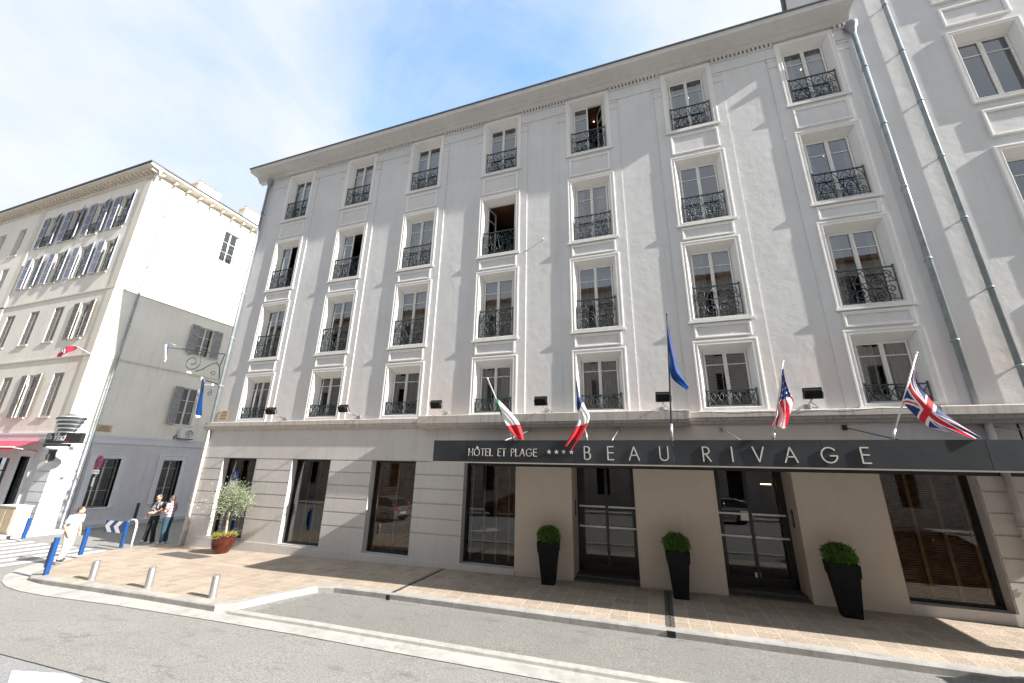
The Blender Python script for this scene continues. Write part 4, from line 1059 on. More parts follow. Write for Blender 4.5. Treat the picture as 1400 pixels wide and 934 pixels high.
mb = MB().tube([(.1, .1, .05), (-.85, 0, .3)], .022, 8).tube(spiral(-.2, -.35, .16, 1.2, PI / 2, -1, 14, 0), .015, 6); mb.build('pole', 'iron', t)
MB().box(-.5, .0, -.1, .06, -.03, .05).build('banner_arm', 'sign_white', t)
mb = MB()
f = lambda u, v: (-.95 + .42 * u + .16 * v - .1 * math.sin(v * 3), -.02 + .05 * math.sin(u * 5 + v * 3), .42 - .12 * u - (1.85 + .3 * math.sin(u * 9) * .2) * v)
f = lambda u, v: (-.98 + .40 * u + .24 * v * v, -.02 + .05 * math.sin(u * 5 + v * 3), .45 - .20 * u - 1.72 * v - .10 * (1 - abs(2 * u - 1)) * (v > .9))
for i in range(8):
    for j in range(20): mb.quad([f(i / 8, j / 20), f((i + 1) / 8, j / 20), f((i + 1) / 8, (j + 1) / 20), f(i / 8, (j + 1) / 20)], 1 if j < 1 or j > 18 or i == 0 else 0, True)
mb.build('cloth', ['blue', 'sign_white'], t)
text('&', .26, (-.88, -.09, -.35), 'sign_white', t, ext=.003)
text('o', .14, (-.84, -.09, -.62), 'sign_white', t, ext=.003)

# ------------------------------------------------------------------ flags on the canopy
def cloth_mesh(corner_fn, colour_fn, nu, nv):
    mb = MB()
    for i in range(nu):
        for j in range(nv):
            mb.quad([corner_fn(i / nu, j / nv), corner_fn((i + 1) / nu, j / nv), corner_fn((i + 1) / nu, (j + 1) / nv), corner_fn(i / nu, (j + 1) / nv)], colour_fn((i + .5) / nu, (j + .5) / nv), True)
    return mb
def flagmat(n, c):
    m, nt, b, N, L = new_mat(n); b.inputs['Base Color'].default_value = (*c, 1); b.inputs['Roughness'].default_value = .75
    b.inputs['Sheen Weight'].default_value = .2
    tl = N('ShaderNodeBsdfTranslucent'); tl.inputs[0].default_value = (*c, 1); mx = N('ShaderNodeMixShader'); mx.inputs[0].default_value = .35
    L(b.outputs[0], mx.inputs[1]); L(tl.outputs[0], mx.inputs[2]); L(mx.outputs[0], nt.nodes['Material Output'].inputs[0]); return m
M['f_red'] = flagmat('flag_red', (.62, .02, .035)); M['f_white'] = flagmat('flag_white', (.78, .78, .8)); M['f_green'] = flagmat('flag_green', (.0, .20, .09)); M['f_navy'] = flagmat('flag_navy', (.012, .035, .17)); M['f_blue'] = flagmat('flag_blue', (.004, .052, .23))
def curve4(P, t):
    "Catmull-Rom through points"
    n = len(P) - 1; k = min(int(t * n), n - 1); u = t * n - k
    p0, p1, p2, p3 = P[max(k - 1, 0)], P[k], P[k + 1], P[min(k + 2, n)]
    return tuple(.5 * ((2 * b) + (-a + c) * u + (2 * a - 5 * b + 4 * c - d) * u * u + (-a + 3 * b - 3 * c + d) * u ** 3) for a, b, c, d in zip(p0, p1, p2, p3))
def make_flag(label, base, tip, A, B, colour, mats, nu=40, nv=26, fold=.05, ff=9, phase=0, poler=.016, vert=False):
    """A: edge from the hoist top to the fly top, B: from the hoist bottom to the fly bottom, in world x,z"""
    base, tip = [(kx(a), kz(b)) for a, b in (base, tip)]; A = [(kx(a), kz(b)) for a, b in A]; B = [(kx(a), kz(b)) for a, b in B]
    t = thing('flag', label, 'flag', (base[0], YF + .1, base[1]), 0, 'flags on the hotel canopy')
    X0, Z0 = base
    dx, dz = tip[0] - X0, tip[1] - Z0
    MB().tube([(0, 0, -.03), (dx, -.05, dz)], poler, 10).ball((dx, -.05, dz), .028, 8, 6).build('pole', 'iron' if vert else 'alu', t)
    mb = MB().tube([(0, 0, -.04), (dx * .12, -.0, dz * .12)], poler + .014, 10).box(-.05, .05, -.05, .05, -.05, -.02); mb.build('pole_socket', 'steel', t)
    def fn(u, v):
        a = curve4(A, u); b = curve4(B, u)
        x = a[0] * (1 - v) + b[0] * v; z = a[1] * (1 - v) + b[1] * v
        y = -.06 + fold * (.15 + u) * math.sin(v * ff + u * 4 + phase) + .025 * math.sin(u * 11 + v * 3)
        return (x - X0, y, z - Z0)
    cloth_mesh(fn, colour, nu, nv).build('cloth', mats, t)
    return t
make_flag('green white and red Italian flag drooping from a pole leaning left', (-3.6, 3.78), (-4.44, 5.53), [(-4.40, 5.44), (-4.26, 5.10), (-3.88, 4.72), (-3.50, 4.30), (-3.34, 3.95), (-3.30, 3.78)], [(-3.98, 4.42), (-3.96, 4.44), (-3.93, 4.42), (-3.82, 4.22), (-3.68, 4.0), (-3.48, 3.80)],
          lambda u, v: 0 if u < .30 else (1 if u < .66 else 2), ['f_green', 'f_white', 'f_red'], fold=.06)
make_flag('blue white and red French flag hanging down over the canopy edge', (-1.62, 3.78), (-1.85, 5.48), [(-1.86, 5.40), (-1.78, 5.0), (-1.62, 4.62), (-1.52, 4.35), (-1.70, 3.95), (-2.0, 3.50)], [(-1.85, 4.75), (-1.84, 4.60), (-1.82, 4.42), (-1.84, 4.20), (-2.0, 3.95), (-2.24, 3.68)],
          lambda u, v: 0 if u < .33 else (1 if u < .68 else 2), ['f_navy', 'f_white', 'f_red'], fold=.07, phase=1)
make_flag('plain blue European flag furled on the tall vertical black pole', (.42, 3.78), (.60, 7.0), [(.60, 6.9), (.63, 6.4), (.68, 5.9), (.74, 5.5), (.84, 5.25), (.92, 5.0)], [(.57, 6.85), (.57, 6.3), (.56, 5.8), (.54, 5.4), (.62, 5.2), (.86, 4.98)],
          lambda u, v: 0, ['f_blue'], nv=10, fold=.08, ff=6, poler=.02, vert=True)
def us(u, v):
    if u < .46: return 0 if (int(u * 34) % 3 or int(v * 16) % 4) else 1
    return 2 if int((v + (u - .46) * .9) * 6) % 2 == 0 else 1
make_flag('American stars and stripes flag furled around its pole', (2.54, 3.78), (3.0, 5.56), [(2.99, 5.46), (2.99, 5.1), (3.01, 4.8), (3.04, 4.6), (2.94, 4.35), (2.80, 4.02)], [(2.96, 5.40), (2.88, 5.0), (2.80, 4.7), (2.70, 4.5), (2.66, 4.3), (2.50, 4.10)],
          us, ['f_navy', 'f_white', 'f_red'], nu=60, nv=32, fold=.09, ff=12, phase=2)
def uk(u, v):
    x, y = u - .5, (v - .5)
    if abs(x) < .05 or abs(y) < .09: return 2
    if abs(x) < .085 or abs(y) < .15: return 1
    d = abs(abs(x) - abs(y))
    s = abs(x) - abs(y)
    if -.03 < s < .03: return 2
    if d < .085: return 1
    return 0
make_flag('British Union Jack flag blowing out to the right beside the last window', (4.68, 3.78), (5.47, 5.58), [(5.40, 5.34), (5.36, 5.0), (5.42, 4.72), (5.56, 4.42), (5.77, 4.12), (6.02, 3.80)], [(5.00, 4.52), (5.05, 4.42), (5.18, 4.24), (5.32, 4.02), (5.50, 3.94), (5.94, 3.78)],
          uk, ['f_navy', 'f_white', 'f_red'], nu=90, nv=48, fold=.05, ff=7)

# ------------------------------------------------------------------ floodlights
fl_lab = ['leftmost floodlight on the ledge by the first window bay', 'floodlight on the ledge between the second and third window bays', 'floodlight on the ledge left of the Italian flag', 'floodlight on the ledge between the Italian and French flags', 'floodlight on the ledge beside the tall black flagpole', 'rightmost floodlight on the ledge left of the last window']
def floodlight():
    t = thing('floodlight', fl_lab[0], 'floodlight', (0, 0, 0), 0, 'black floodlights along the hotel ledge')
    MB().tube([(0, .06, .06), (0, -.3, .12), (0, -.66, .2)], .016, 8).box(-.06, .06, .02, .06, 0, .13).tube([(-.15, -.66, .18), (.15, -.66, .18)], .012, 6).build('arm', 'steel', t)
    T = Matrix.Translation((0, -.72, .27)) @ Matrix.Rotation(R(28), 4, 'X')
    mb = MB(); mb.box(-.17, .17, -.06, .04, -.1, .1, mtx=T); mb.box(-.19, .19, .04, .065, -.12, .12, mtx=T)
    for k in range(9): x = -.15 + k * .0375; mb.box(x - .006, x + .006, -.085, -.059, -.09, .09, mtx=T)
    mb.build('housing', 'black_frame', t)
    MB().box(-.17, .17, .066, .07, -.1, .1, mtx=T).build('lens', 'glass', t)
    MB().box(-.20, -.19, -.02, .02, -.12, .04, mtx=T).box(.19, .20, -.02, .02, -.12, .04, mtx=T).box(-.2, .2, -.02, .02, -.13, -.12, mtx=T).build('yoke', 'steel', t)
    MB().tube([(.1, .05, .05), (.2, -.05, .02), (.15, -.15, .06), (.03, -.3, .13)], .008, 5).build('cable', 'rubber', t)
    return t
f0 = floodlight()
for k, (x, dx) in enumerate([(-14.37, 0), (-10.66, 0), (-6.9, 0), (-3.2, 0), (.33, 0), (3.98, 0)]):
    f = f0 if k == 0 else copy_tree(f0)
    f.location = (x, -.0, 4.71 if k in (0, 1, 5) else 4.745); f['label'] = fl_lab[k]; f.scale = (1.08, 1.1, 1.1); f.rotation_euler = (0, 0, [.12, -.08, .05, 0, .04, -.1][k])
# loose cable along the ledge
mb = MB(); pts = []
for i in range(60):
    x = .2 + i * .11; pts.append((x, -.50 if x < 1 else -.31, 4.70 - .10 * math.sin((x - .2) / 6.5 * PI) + .02 * math.sin(x * 5)))
mb.tube(pts, .008, 5); tag(mb.build('cable', 'rubber'), 'thin black cable sagging along the front of the ledge', 'cable')

# ------------------------------------------------------------------ planters with box balls
def foliage(name, mat, n, fn, L, W, seed):
    r = random.Random(seed); mb = MB()
    for _ in range(n):
        p, nrm = fn(r); p = Vector(p); d = Vector((r.gauss(0, 1), r.gauss(0, 1), r.gauss(0, 1))) * .55 + Vector(nrm); d.normalize()
        s = d.cross(Vector((r.gauss(0, 1), r.gauss(0, 1), r.gauss(0, 1)))).normalized(); l = L * r.uniform(.6, 1.3); w = W * r.uniform(.7, 1.2)
        mb.quad([p - s * w * .3, p + d * l * .5 - s * w, p + d * l, p + d * l * .5 + s * w], 0)
    return mb
def planter(seed):
    t = thing('planter', '', 'planter', (0, 0, 0), 0, 'tall dark planters with clipped box balls')
    mb = MB(); 
    def sq(h0, w0, h1, w1): 
        P = [(-w0, -w0, h0), (w0, -w0, h0), (w0, w0, h0), (-w0, w0, h0)]; Q = [(-w1, -w1, h1), (w1, -w1, h1), (w1, w1, h1), (-w1, w1, h1)]
        for k in range(4): mb.quad([P[k], P[(k + 1) % 4], Q[(k + 1) % 4], Q[k]])
    sq(0, .17, .82, .25); mb.quad([(-.17, -.17, 0), (.17, -.17, 0), (.17, .17, 0), (-.17, .17, 0)])
    sq(.80, .268, 1.06, .285); sq(.80, .268, .80, .24); sq(1.06, .285, 1.06, .25); sq(1.06, .25, .95, .24); sq(.82, .25, .80, .25)
    mb.build('pot', 'plastic', t)
    MB().box(-.235, .235, -.235, .235, .96, 1.0).build('soil', 'soil', t)
    C = Vector((0, 0, 1.21))
    def fn(r):
        th = r.uniform(0, 2 * PI); ph = math.acos(r.uniform(-.9, 1)); n = Vector((math.sin(ph) * math.cos(th), math.sin(ph) * math.sin(th), math.cos(ph)))
        bump_ = 1 + .07 * math.sin(5 * th + seed) * math.sin(4 * ph) + .05 * math.sin(9 * th) ; rr = r.uniform(.78, 1.03) if r.random() < .72 else r.uniform(1.0, 1.13) if r.random() < .2 else r.uniform(.4, .8)
        return C + Vector((n.x * .30, n.y * .30, n.z * .235)) * rr * bump_, n
    mb = foliage('box_ball', 'box_leaf', 4600, fn, .046, .014, seed); mb.build('box_ball', 'box_leaf', t)
    return t
for k, (x, y, rz, lab) in enumerate([(-3.05, -.52, R(3), 'dark planter with a box ball left of the first entrance door'), (.34, -.58, R(2), 'dark planter with a box ball between the two entrance doors'), (3.80, -.66, R(-4), 'dark planter with a box ball right of the second entrance door')]):
    p = planter(k + 1); p.location = (x, y, zg(x)); p.rotation_euler = (0, 0, rz); p['label'] = lab
# ------------------------------------------------------------------ olive tree in a glazed pot
t = thing('potted_olive_tree', 'small olive tree with silvery leaves in a round red glazed pot', 'tree', (-15.55, -.62, zg(-15.5)))
MB().lathe([(0, 0), (.19, 0), (.24, .03), (.315, .16), (.36, .32), (.375, .46), (.37, .56), (.385, .60), (.37, .62), (.34, .59), (.33, .52), (0, .52)], 40).build('pot', 'glaze', t)
mb = foliage('g', 'grass', 1000, lambda r: ((lambda a, q: ((q * math.cos(a), q * math.sin(a), .54), (math.cos(a) * .7, math.sin(a) * .7, 1)))(r.uniform(0, 2 * PI), .33 * math.sqrt(r.random()))), .2, .006, 3); mb.build('grass_tuft', 'grass', t)
tr = MB(); tr.tube([(0, 0, .4), (.02, .01, .8), (-.02, 0, 1.2), (.03, 0, 1.5)], .05, 10, radii=[.05, .042, .038, .036])
rr = random.Random(5); tips = []
for k in range(16):
    a = rr.uniform(0, 2 * PI); el = rr.uniform(.15, 1.2); L_ = rr.uniform(.4, .8)
    s = Vector((.03, 0, 1.42 + .12 * rr.random())); d = Vector((math.cos(a) * math.cos(el) * 1.15, math.sin(a) * math.cos(el) * .8, math.sin(el)))
    m1 = s + d * L_ * .5 + Vector((0, 0, .05)); e = s + d * L_ + Vector((rr.uniform(-.08, .08), 0, rr.uniform(-.12, .1))); tr.tube([s, m1, e], .01, 6, radii=[.02, .011, .005])
    tips += [m1, e, (m1 + e) / 2]
    for q in range(4):
        e2 = m1 + Vector((rr.gauss(0, .22), rr.gauss(0, .18), rr.gauss(.05, .2))); tr.tube([m1, e2], .004, 4, radii=[.008, .003]); tips.append(e2)
tr.build('trunk', 'bark', t)
def ofn(r):
    c = r.choice(tips); p = Vector(c) + Vector((r.gauss(0, .13), r.gauss(0, .11), r.gauss(.02, .12))); n = (p - Vector((0, 0, 1.6))).normalized(); return p, n + Vector((0, 0, .2))
foliage('o', 'olive_leaf', 7000, ofn, .075, .011, 9).build('crown', 'olive_leaf', t)

# ------------------------------------------------------------------ street furniture
bl_lab = ['short steel bollard nearest the blue posts', 'middle one of the three short steel bollards', 'short steel bollard nearest the parking bay']
def bollard():
    t = thing('bollard', bl_lab[0], 'bollard', (0, 0, 0), 0, 'short steel bollards on the pavement edge')
    MB().lathe([(.082, 0), (.082, .46), (.075, .475), (0, .478)], 28).build('post', 'steel', t)
    MB().lathe([(.10, 0), (.10, .008), (.083, .014)], 28).build('base_ring', 'steel', t)
    return t
b0 = bollard()
for k, (px, py) in enumerate([(-15.26, -4.52), (-12.87, -4.52), (-10.44, -4.56)]):
    b = b0 if k == 0 else copy_tree(b0); b.location = (px, py, zg(px)); b['label'] = bl_lab[k]
def blue_post(x, y, h, lab, off=0, w=.055, mat='blue'):
    t = thing('post', lab, 'post', (x, y, zg(x) + off), 0, 'blue metal posts at the crossing' if mat == 'blue' else None)
    MB().box(-w, w, -w, w, 0, h).build('shaft', mat, t, bevel=.008); MB().box(-w - .008, w + .008, -w - .008, w + .008, h, h + .03).build('cap', mat, t, bevel=.008)
    return t
blue_post(-20.0, -2.55, .88, 'square blue post just right of the man in white')
blue_post(-26.5, -1.45, .80, 'square blue post in front of the pale street cabinet')
blue_post(-28.75, 3.9, .95, 'dark grey post standing by the side wall of the cream building', mat='iron')
t = thing('sign_post', 'blue post with a narrow blue board seen edge-on at the crossing', 'sign', (-17.25, -4.62, zg(-17.2)))
MB().box(-.05, .05, -.05, .05, 0, 1.0).build('post', 'blue', t, bevel=.006)
MB().box(-.17, -.052, -.03, .03, .18, .86).build('board', 'blue', t, bevel=.006)
# chevron sign
t = thing('chevron_sign', 'blue sign with two white chevrons pointing left on a blue post', 'sign', (-20.4, -1.12, zg(-20.4)))
MB().box(-.065, .065, -.04, .04, 0, .92).build('post', 'blue', t, bevel=.01)
MB().box(-1.25, .10, -.075, -.045, .50, .95).build('panel', 'blue', t, bevel=.004)
mb = MB()
for x in (-1.22, -.66):
    y = -.082
    mb.quad([(x, y, .725), (x + .24, y, .94), (x + .53, y, .94), (x + .29, y, .725)]); mb.quad([(x, y, .725), (x + .29, y, .725), (x + .53, y, .51), (x + .24, y, .51)])
    
mb.build('chevrons', 'sign_white', t)
mb = MB(); mb.tube([(-.42, .25, 0), (-.42, .25, .8), (-.36, .25, .95), (-.2, .25, 1.0), (.0, .25, 1.0), (.12, .25, .92), (.16, .25, .75), (.16, .25, 0)], .035, 10)
tag(mb.build('bicycle_stand', 'sign_white', None, (-20.6, -1.0, zg(-20.6) - .05)), 'white tubular hoop stand just behind the chevron sign', 'bicycle stand')
# cabinet
t = thing('street_cabinet', 'pale beige street cabinet against the corner of the cream building', 'cabinet', (-29.2, -.95, zg(-29)), R(0))
MB().box(-.75, .75, -.25, .3, 0, 1.15).build('body', 'stone', t, bevel=.02); MB().box(-.78, .78, -.28, .33, 1.15, 1.2).build('top', 'cream_trim', t, bevel=.01)
MB().box(-.65, -.05, -.262, -.25, .1, 1.05).box(.05, .65, -.262, -.25, .1, 1.05).build('door_panel', 'plaque', t)
# no-stopping sign
t = thing('no_stopping_sign', 'round blue and red no stopping sign on a grey post at the side wall', 'sign', (-28.45, 1.35, zg(-28.4)))
MB().tube([(0, 0, 0), (0, 0, 3.6)], .03, 10).build('post', 'steel', t)
def disc(r, y, n=36, z=3.25): return [(r * math.cos(2 * PI * k / n), y, z + r * math.sin(2 * PI * k / n)) for k in range(n)]
def disc_mb(r, y0, y1):
    mb = MB(); a = disc(r, y0); b = disc(r, y1); mb.quad(a); mb.quad(b)
    for k in range(36): mb.quad([a[k], a[(k + 1) % 36], b[(k + 1) % 36], b[k]])
    return mb
d1 = disc_mb(.33, -.05, -.03).build('disc', 'red', t); disc_mb(.26, -.055, -.051).build('disc_field', 'blue', t)
mb = MB()
for a in (45, -45): mb.box(-.26, .26, -.06, -.0555 - (.001 if a > 0 else 0), -.03, .03, mtx=Matrix.Translation((0, 0, 3.25)) @ Matrix.Rotation(R(a), 4, 'Y'))
mb.build('cross', 'red', t)
MB().box(-.28, .28, -.05, -.035, 2.62, 2.84).build('plate', 'sign_white', t)
MB().box(-.18, .18, -.056, -.0505, 2.72, 2.74).box(.10, .18, -.056, -.0507, 2.70, 2.76).box(-.18, -.10, -.056, -.0507, 2.70, 2.76).build('plate_arrow', 'iron', t)
MB().box(-.07, .07, -.045, -.03, 2.0, 2.45).build('label_plate', 'sign_white', t)
for ch in t.children: pass
# pavement grates and manhole cover
def gz_(x): return zg(x)
def grate(x, lab, w=.09):
    t = thing('drain_grate', lab, 'drain grate', (x, -1.5, zg(x)), 0, 'drain channels across the pavement')
    MB().box(-w, w, -1.28, 1.45, -.05, .005).build('frame', 'manhole', t)
    mb = MB()
    for k in range(5):
        for j in range(4): y = -1.15 + k * .5 + j * .07; 
    y = -1.2
    while y < 1.3: mb.box(-.014, .014, y, y + .13, .0055, .0075); y += .22
    mb.build('slots', 'void', t)
    MB().box(-w + .01, w - .01, -1.47, -1.43, -.11, -.01).build('outlet', 'void', t)
grate(.03, 'drain channel in the pavement between the planters'); grate(-6.55, 'drain channel in the pavement left of the canopy', .06)
sh_m = sheet('manhole_cover', [(-17.6, -1.55), (-15.5, -1.75), (-15.2, -1.15), (-17.3, -.95)], .004, 'manhole'); 
for kx in ('kind',): 
    if kx in sh_m: del sh_m[kx]
tag(sh_m, 'dark rectangular cover set in the pavement left of the potted olive', 'manhole cover')

# ------------------------------------------------------------------ people
def voxel(mb, name, mat, parent, size=.012, smooth=4):
    me = mb.mesh(name, [M[mat] if isinstance(mat, str) else mat]); ob = bpy.data.objects.new('tmp', me); COL.objects.link(ob)
    md = ob.modifiers.new('r', 'REMESH'); md.mode = 'VOXEL'; md.voxel_size = size; md.use_smooth_shade = True
    sm = ob.modifiers.new('s', 'SMOOTH'); sm.iterations = smooth; sm.factor = .5
    dg = bpy.context.evaluated_depsgraph_get(); dg.update(); m2 = bpy.data.meshes.new_from_object(ob.evaluated_get(dg)); m2.name = name
    bpy.data.objects.remove(ob)
    m2.materials.clear(); m2.materials.append(M[mat] if isinstance(mat, str) else mat)
    o = bpy.data.objects.new(name, m2); COL.objects.link(o); o.parent = parent; return o
V = Vector
def hand(mb, wr, d, side):
    "wr wrist, d direction of the hand; palm, four fingers, thumb"
    d = V(d).normalized(); s = d.cross(V((0, 1, 0))); s = s.normalized() if s.length > .1 else V((1, 0, 0)); nrm = d.cross(s)
    wr = V(wr); mb.cap(wr, wr + d * .07, .026, .036, 8); mb.ball(wr + d * .055, (.036, .03, .042), 8, 6)
    for k, l in enumerate((.068, .078, .073, .058)):
        b = wr + d * .085 + s * (k - 1.5) * .021; m = b + d * l * .55 + nrm * .006; mb.cap(b, m, .0095, .009, 7); mb.cap(m, m + d * l * .45 + nrm * .018, .009, .0075, 7)
    b = wr + d * .03 + s * .032 * side; m = b + d * .03 + s * .028 * side; mb.cap(b, m, .012, .011, 7); mb.cap(m, m + d * .03 + s * .006 * side, .011, .009, 7)
def person(label, loc, rz, J, hair, hairmat, shirt, trousers, shoes, scale=1, head_dir=0, belly=0, extra=None):
    t = thing('person', label, 'person', loc, rz); t.scale = (scale,) * 3
    b = MB(); hips = V(J.get('hip', (0, 0, .93))); ch = V(J.get('chest', (0, 0, 1.28))); nk = V(J.get('neck', (0, 0, 1.48))); hd = V(J.get('head', (0, -.03, 1.63)))
    HR = Matrix.Rotation(head_dir, 3, 'Z')
    b.ball(hips, (.16, .11, .13), 14, 10); b.ball(ch, (.165, .11, .2), 14, 10); b.cap(hips + V((0, 0, .05)), ch, .12, .13); b.ball(ch + V((0, 0, .12)), (.185, .09, .09), 14, 8)
    b.cap(nk - V((0, 0, .06)), nk + V((0, -.01, .07)), .062, .056); b.ball(hd, (.076, .095, .118), 16, 12, mtx=HR)
    H = lambda x, y, z: hd + HR @ V((x, y, z))
    b.ball(H(0, -.04, -.05), (.055, .055, .06), 12, 8); b.cap(H(0, -.093, .0), H(0, -.108, -.028), .010, .016, 8); b.cap(H(-.022, -.088, -.055), H(.022, -.088, -.055), .009, .009, 6)
    for s in (-1, 1): b.ball(H(s * .077, .005, -.01), (.012, .022, .034), 8, 6, mtx=HR); b.ball(H(s * .03, -.083, .012), .014, 8, 6); b.cap(H(s * .015, -.092, .032), H(s * .045, -.082, .030), .008, .007, 6)
    for s, k in ((-1, 'l'), (1, 'r')):
        sh = ch + V((s * .18, 0, .13)); el = V(J['el' + k]); wr = V(J['wr' + k]); hp_ = hips + V((s * .09, 0, -.02)); kn = V(J['kn' + k]); an = V(J['an' + k])
        b.cap(sh, el, .052, .040); b.cap(el, el * .55 + wr * .45, .040, .037); b.cap(el * .55 + wr * .45, wr, .037, .026); hand(b, wr, J.get('hd' + k, tuple(wr - el)), -s)
        b.cap(hp_, kn, .085, .055); b.cap(kn, kn * .6 + an * .4, .055, .052); b.cap(kn * .6 + an * .4, an, .052, .035)
        f = V(J.get('ft' + k, (0, -1, 0))).normalized(); b.cap(an + V((0, 0, -.03)), an + f * .12 + V((0, 0, -.045)), .04, .03)
    voxel(b, 'body', 'skin', t, .011)
    # shirt: torso and half sleeves
    c = MB(); c.ball(hips + V((0, 0, .09)), (.175, .13 + belly, .14), 14, 10); c.ball(ch, (.185, .13, .2), 14, 10); c.cap(hips + V((0, -belly * .6, .1)), ch, .145, .15); c.ball(ch + V((0, 0, .115)), (.205, .105, .095), 14, 8); c.cap(nk - V((0, 0, .06)), nk - V((0, 0, .02)), .075, .068)
    for s, k in ((-1, 'l'), (1, 'r')):
        sh = ch + V((s * .18, 0, .13)); el = V(J['el' + k]); m = sh.lerp(el, .72); c.tube([sh, sh.lerp(el, .4), m], .07, 14, radii=[.068, .068, .066]); c.ball(sh, .07, 12, 8)
    st = voxel(c, 'shirt', shirt, t, .014)
    c = MB(); c.ball(hips + V((0, 0, -.01)), (.175, .13, .13), 14, 10)
    for s, k in ((-1, 'l'), (1, 'r')):
        hp_ = hips + V((s * .09, 0, -.02)); kn = V(J['kn' + k]); an = V(J['an' + k]); c.cap(hp_, kn, .105, .080, 12); c.tube([kn, kn.lerp(an, .5), an + V((0, 0, -.03))], .07, 14, radii=[.080, .078, .078]); c.ball(kn, .08, 12, 8)
    voxel(c, 'trousers', trousers, t, .014)
    c = MB()
    for s, k in ((-1, 'l'), (1, 'r')):
        an = V(J['an' + k]); f = V(J.get('ft' + k, (0, -1, 0))).normalized(); base = V((an.x, an.y, 0.045)); c.cap(base - f * .06, base + f * .07, .045, .05); c.cap(base + f * .07, base + f * .15, .05, .036)
    voxel(c, 'shoes', shoes, t, .012)
    if hair:
        c = MB(); c.ball(H(0, .016, .022), (.086, .094, .108), 16, 12, mtx=HR); c.ball(H(0, .055, -.03), (.07, .05, .06), 12, 8, mtx=HR)
        o = voxel(c, 'hair', hairmat, t, .011)
        bm = bmesh.new(); bm.from_mesh(o.data); Hi = HR.transposed(); kill = []
        for v in bm.verts:
            q = Hi @ (v.co - hd)
            if q.y < -.052 and q.z < .075: kill.append(v)
            elif q.y < 0 and q.z < .01: kill.append(v)
        bmesh.ops.delete(bm, geom=kill, context='VERTS'); bm.to_mesh(o.data); bm.free()
    if extra: extra(t, ch, hips)
    return t
M['sh_paleblue'] = plain('pale_blue_shirt', (.36, .41, .53), .85, var=.1)
M['tr_white'] = plain('cream_trousers', (.50, .46, .40), .85, var=.08)
M['sh_grey'] = plain('grey_tshirt', (.27, .28, .31), .9, var=.12)
M['tr_black'] = plain('black_jeans', (.02, .022, .028), .9, var=.3)
M['tr_blue'] = plain('dark_teal_jeans', (.018, .05, .08), .9, var=.25)
M['shoe_dark'] = plain('dark_shoe', (.05, .05, .055), .6, var=.2); M['shoe_pale'] = plain('pale_shoe', (.45, .5, .55), .6, var=.1)
M['hair_brown'] = plain('brown_hair', (.06, .035, .022), .7, var=.4, vs=60); M['hair_grey'] = plain('greying_hair', (.09, .07, .06), .7, var=.4, vs=60); M['hair_short'] = plain('cropped_hair', (.13, .08, .06), .8, var=.3, vs=60)
def plaid():
    m, nt, b, N, L = new_mat('plaid_shirt'); v = coords(nt, kind='object'); sp = N('ShaderNodeSeparateXYZ'); L(v, sp.inputs[0]); cols = []
    for ax in (0, 2):
        mu = N('ShaderNodeMath'); mu.operation = 'MULTIPLY'; mu.inputs[1].default_value = 9; L(sp.outputs[ax], mu.inputs[0]); fr = N('ShaderNodeMath'); fr.operation = 'FRACT'; L(mu.outputs[0], fr.inputs[0])
        r = ramp(nt, fr.outputs[0], [(0, (.40, .32, .34)), (.3, (.40, .32, .34)), (.34, (.05, .03, .09)), (.6, (.10, .015, .03)), (.64, (.40, .32, .34))])
        cols.append(r)
    L(mixc(nt, .5, cols[0], cols[1]), b.inputs['Base Color']); b.inputs['Roughness'].default_value = .9; return m
M['plaid'] = plaid()
# man in white trousers, seen from behind-left, walking to the right
J = dict(hip=(0, 0, .92), chest=(0, -.05, 1.27), neck=(0, -.10, 1.46), head=(0, -.15, 1.60), ell=(-.23, .03, 1.12), wrl=(-.19, -.12, .90), elr=(.23, .03, 1.12), wrr=(.19, -.12, .90), hdl=(.3, -.4, -.8), hdr=(-.3, -.4, -.8),
         knl=(-.10, -.10, .50), anl=(-.10, -.02, .09), knr=(.10, .02, .50), anr=(.10, .22, .09))
person('man in a pale blue shirt and white trousers walking past the blue posts', (-19.25, -3.38, zg(-19.2)), R(100), J, True, 'hair_brown', 'sh_paleblue', 'tr_white', 'shoe_dark', 1.0, head_dir=R(25), belly=.02)
# man in a grey t-shirt with a backpack
def pack(t, ch, hips):
    c = MB()
    for s in (-1, 1):
        c.tube([ch + V((s * .11, .1, .16)), ch + V((s * .115, 0, .225)), ch + V((s * .12, -.11, .15)), ch + V((s * .13, -.14, .0)), ch + V((s * .15, -.06, -.12))], .02, 8)
    c.build('backpack_straps', 'rubber', t)
    c = MB(); c.ball(ch + V((0, .17, .0)), (.14, .09, .2), 14, 10); c.build('backpack', 'rubber', t)
    c = MB().box(-.09, .08, -.152, -.138, 1.20, 1.27).box(-.06, .09, -.152, -.138, 1.29, 1.33); c.build('chest_print', 'alu', t, (0, .0, 0))
    c = MB().box(-.1, .06, -.153, -.139, 1.15, 1.18); c.build('chest_stripe', 'blue', t)
    c = MB()
    for s, k in ((-1, 0), (1, 1)):
        sh = ch + V((s * .18, 0, .13)); el = V(J2['ell' if s < 0 else 'elr']); c.tube([sh.lerp(el, .3), sh.lerp(el, .76)], .074, 14)
    c.build('dark_sleeves', 'rubber', t)
J2 = dict(ell=(-.30, .02, 1.16), wrl=(-.36, -.06, .92), elr=(.27, -.02, 1.18), wrr=(.14, -.2, 1.08), hdl=(-.15, -.1, -1), hdr=(-.5, -.5, .1), knl=(-.15, -.02, .50), anl=(-.22, 0, .09), knr=(.13, -.03, .50), anr=(.17, 0, .09))
person('man in a grey t-shirt with black backpack straps and black jeans', (-20.62, -.04, zg(-20.7)), R(5), J2, True, 'hair_short', 'sh_grey', 'tr_black', 'shoe_dark', 1.09, head_dir=R(10), extra=pack)
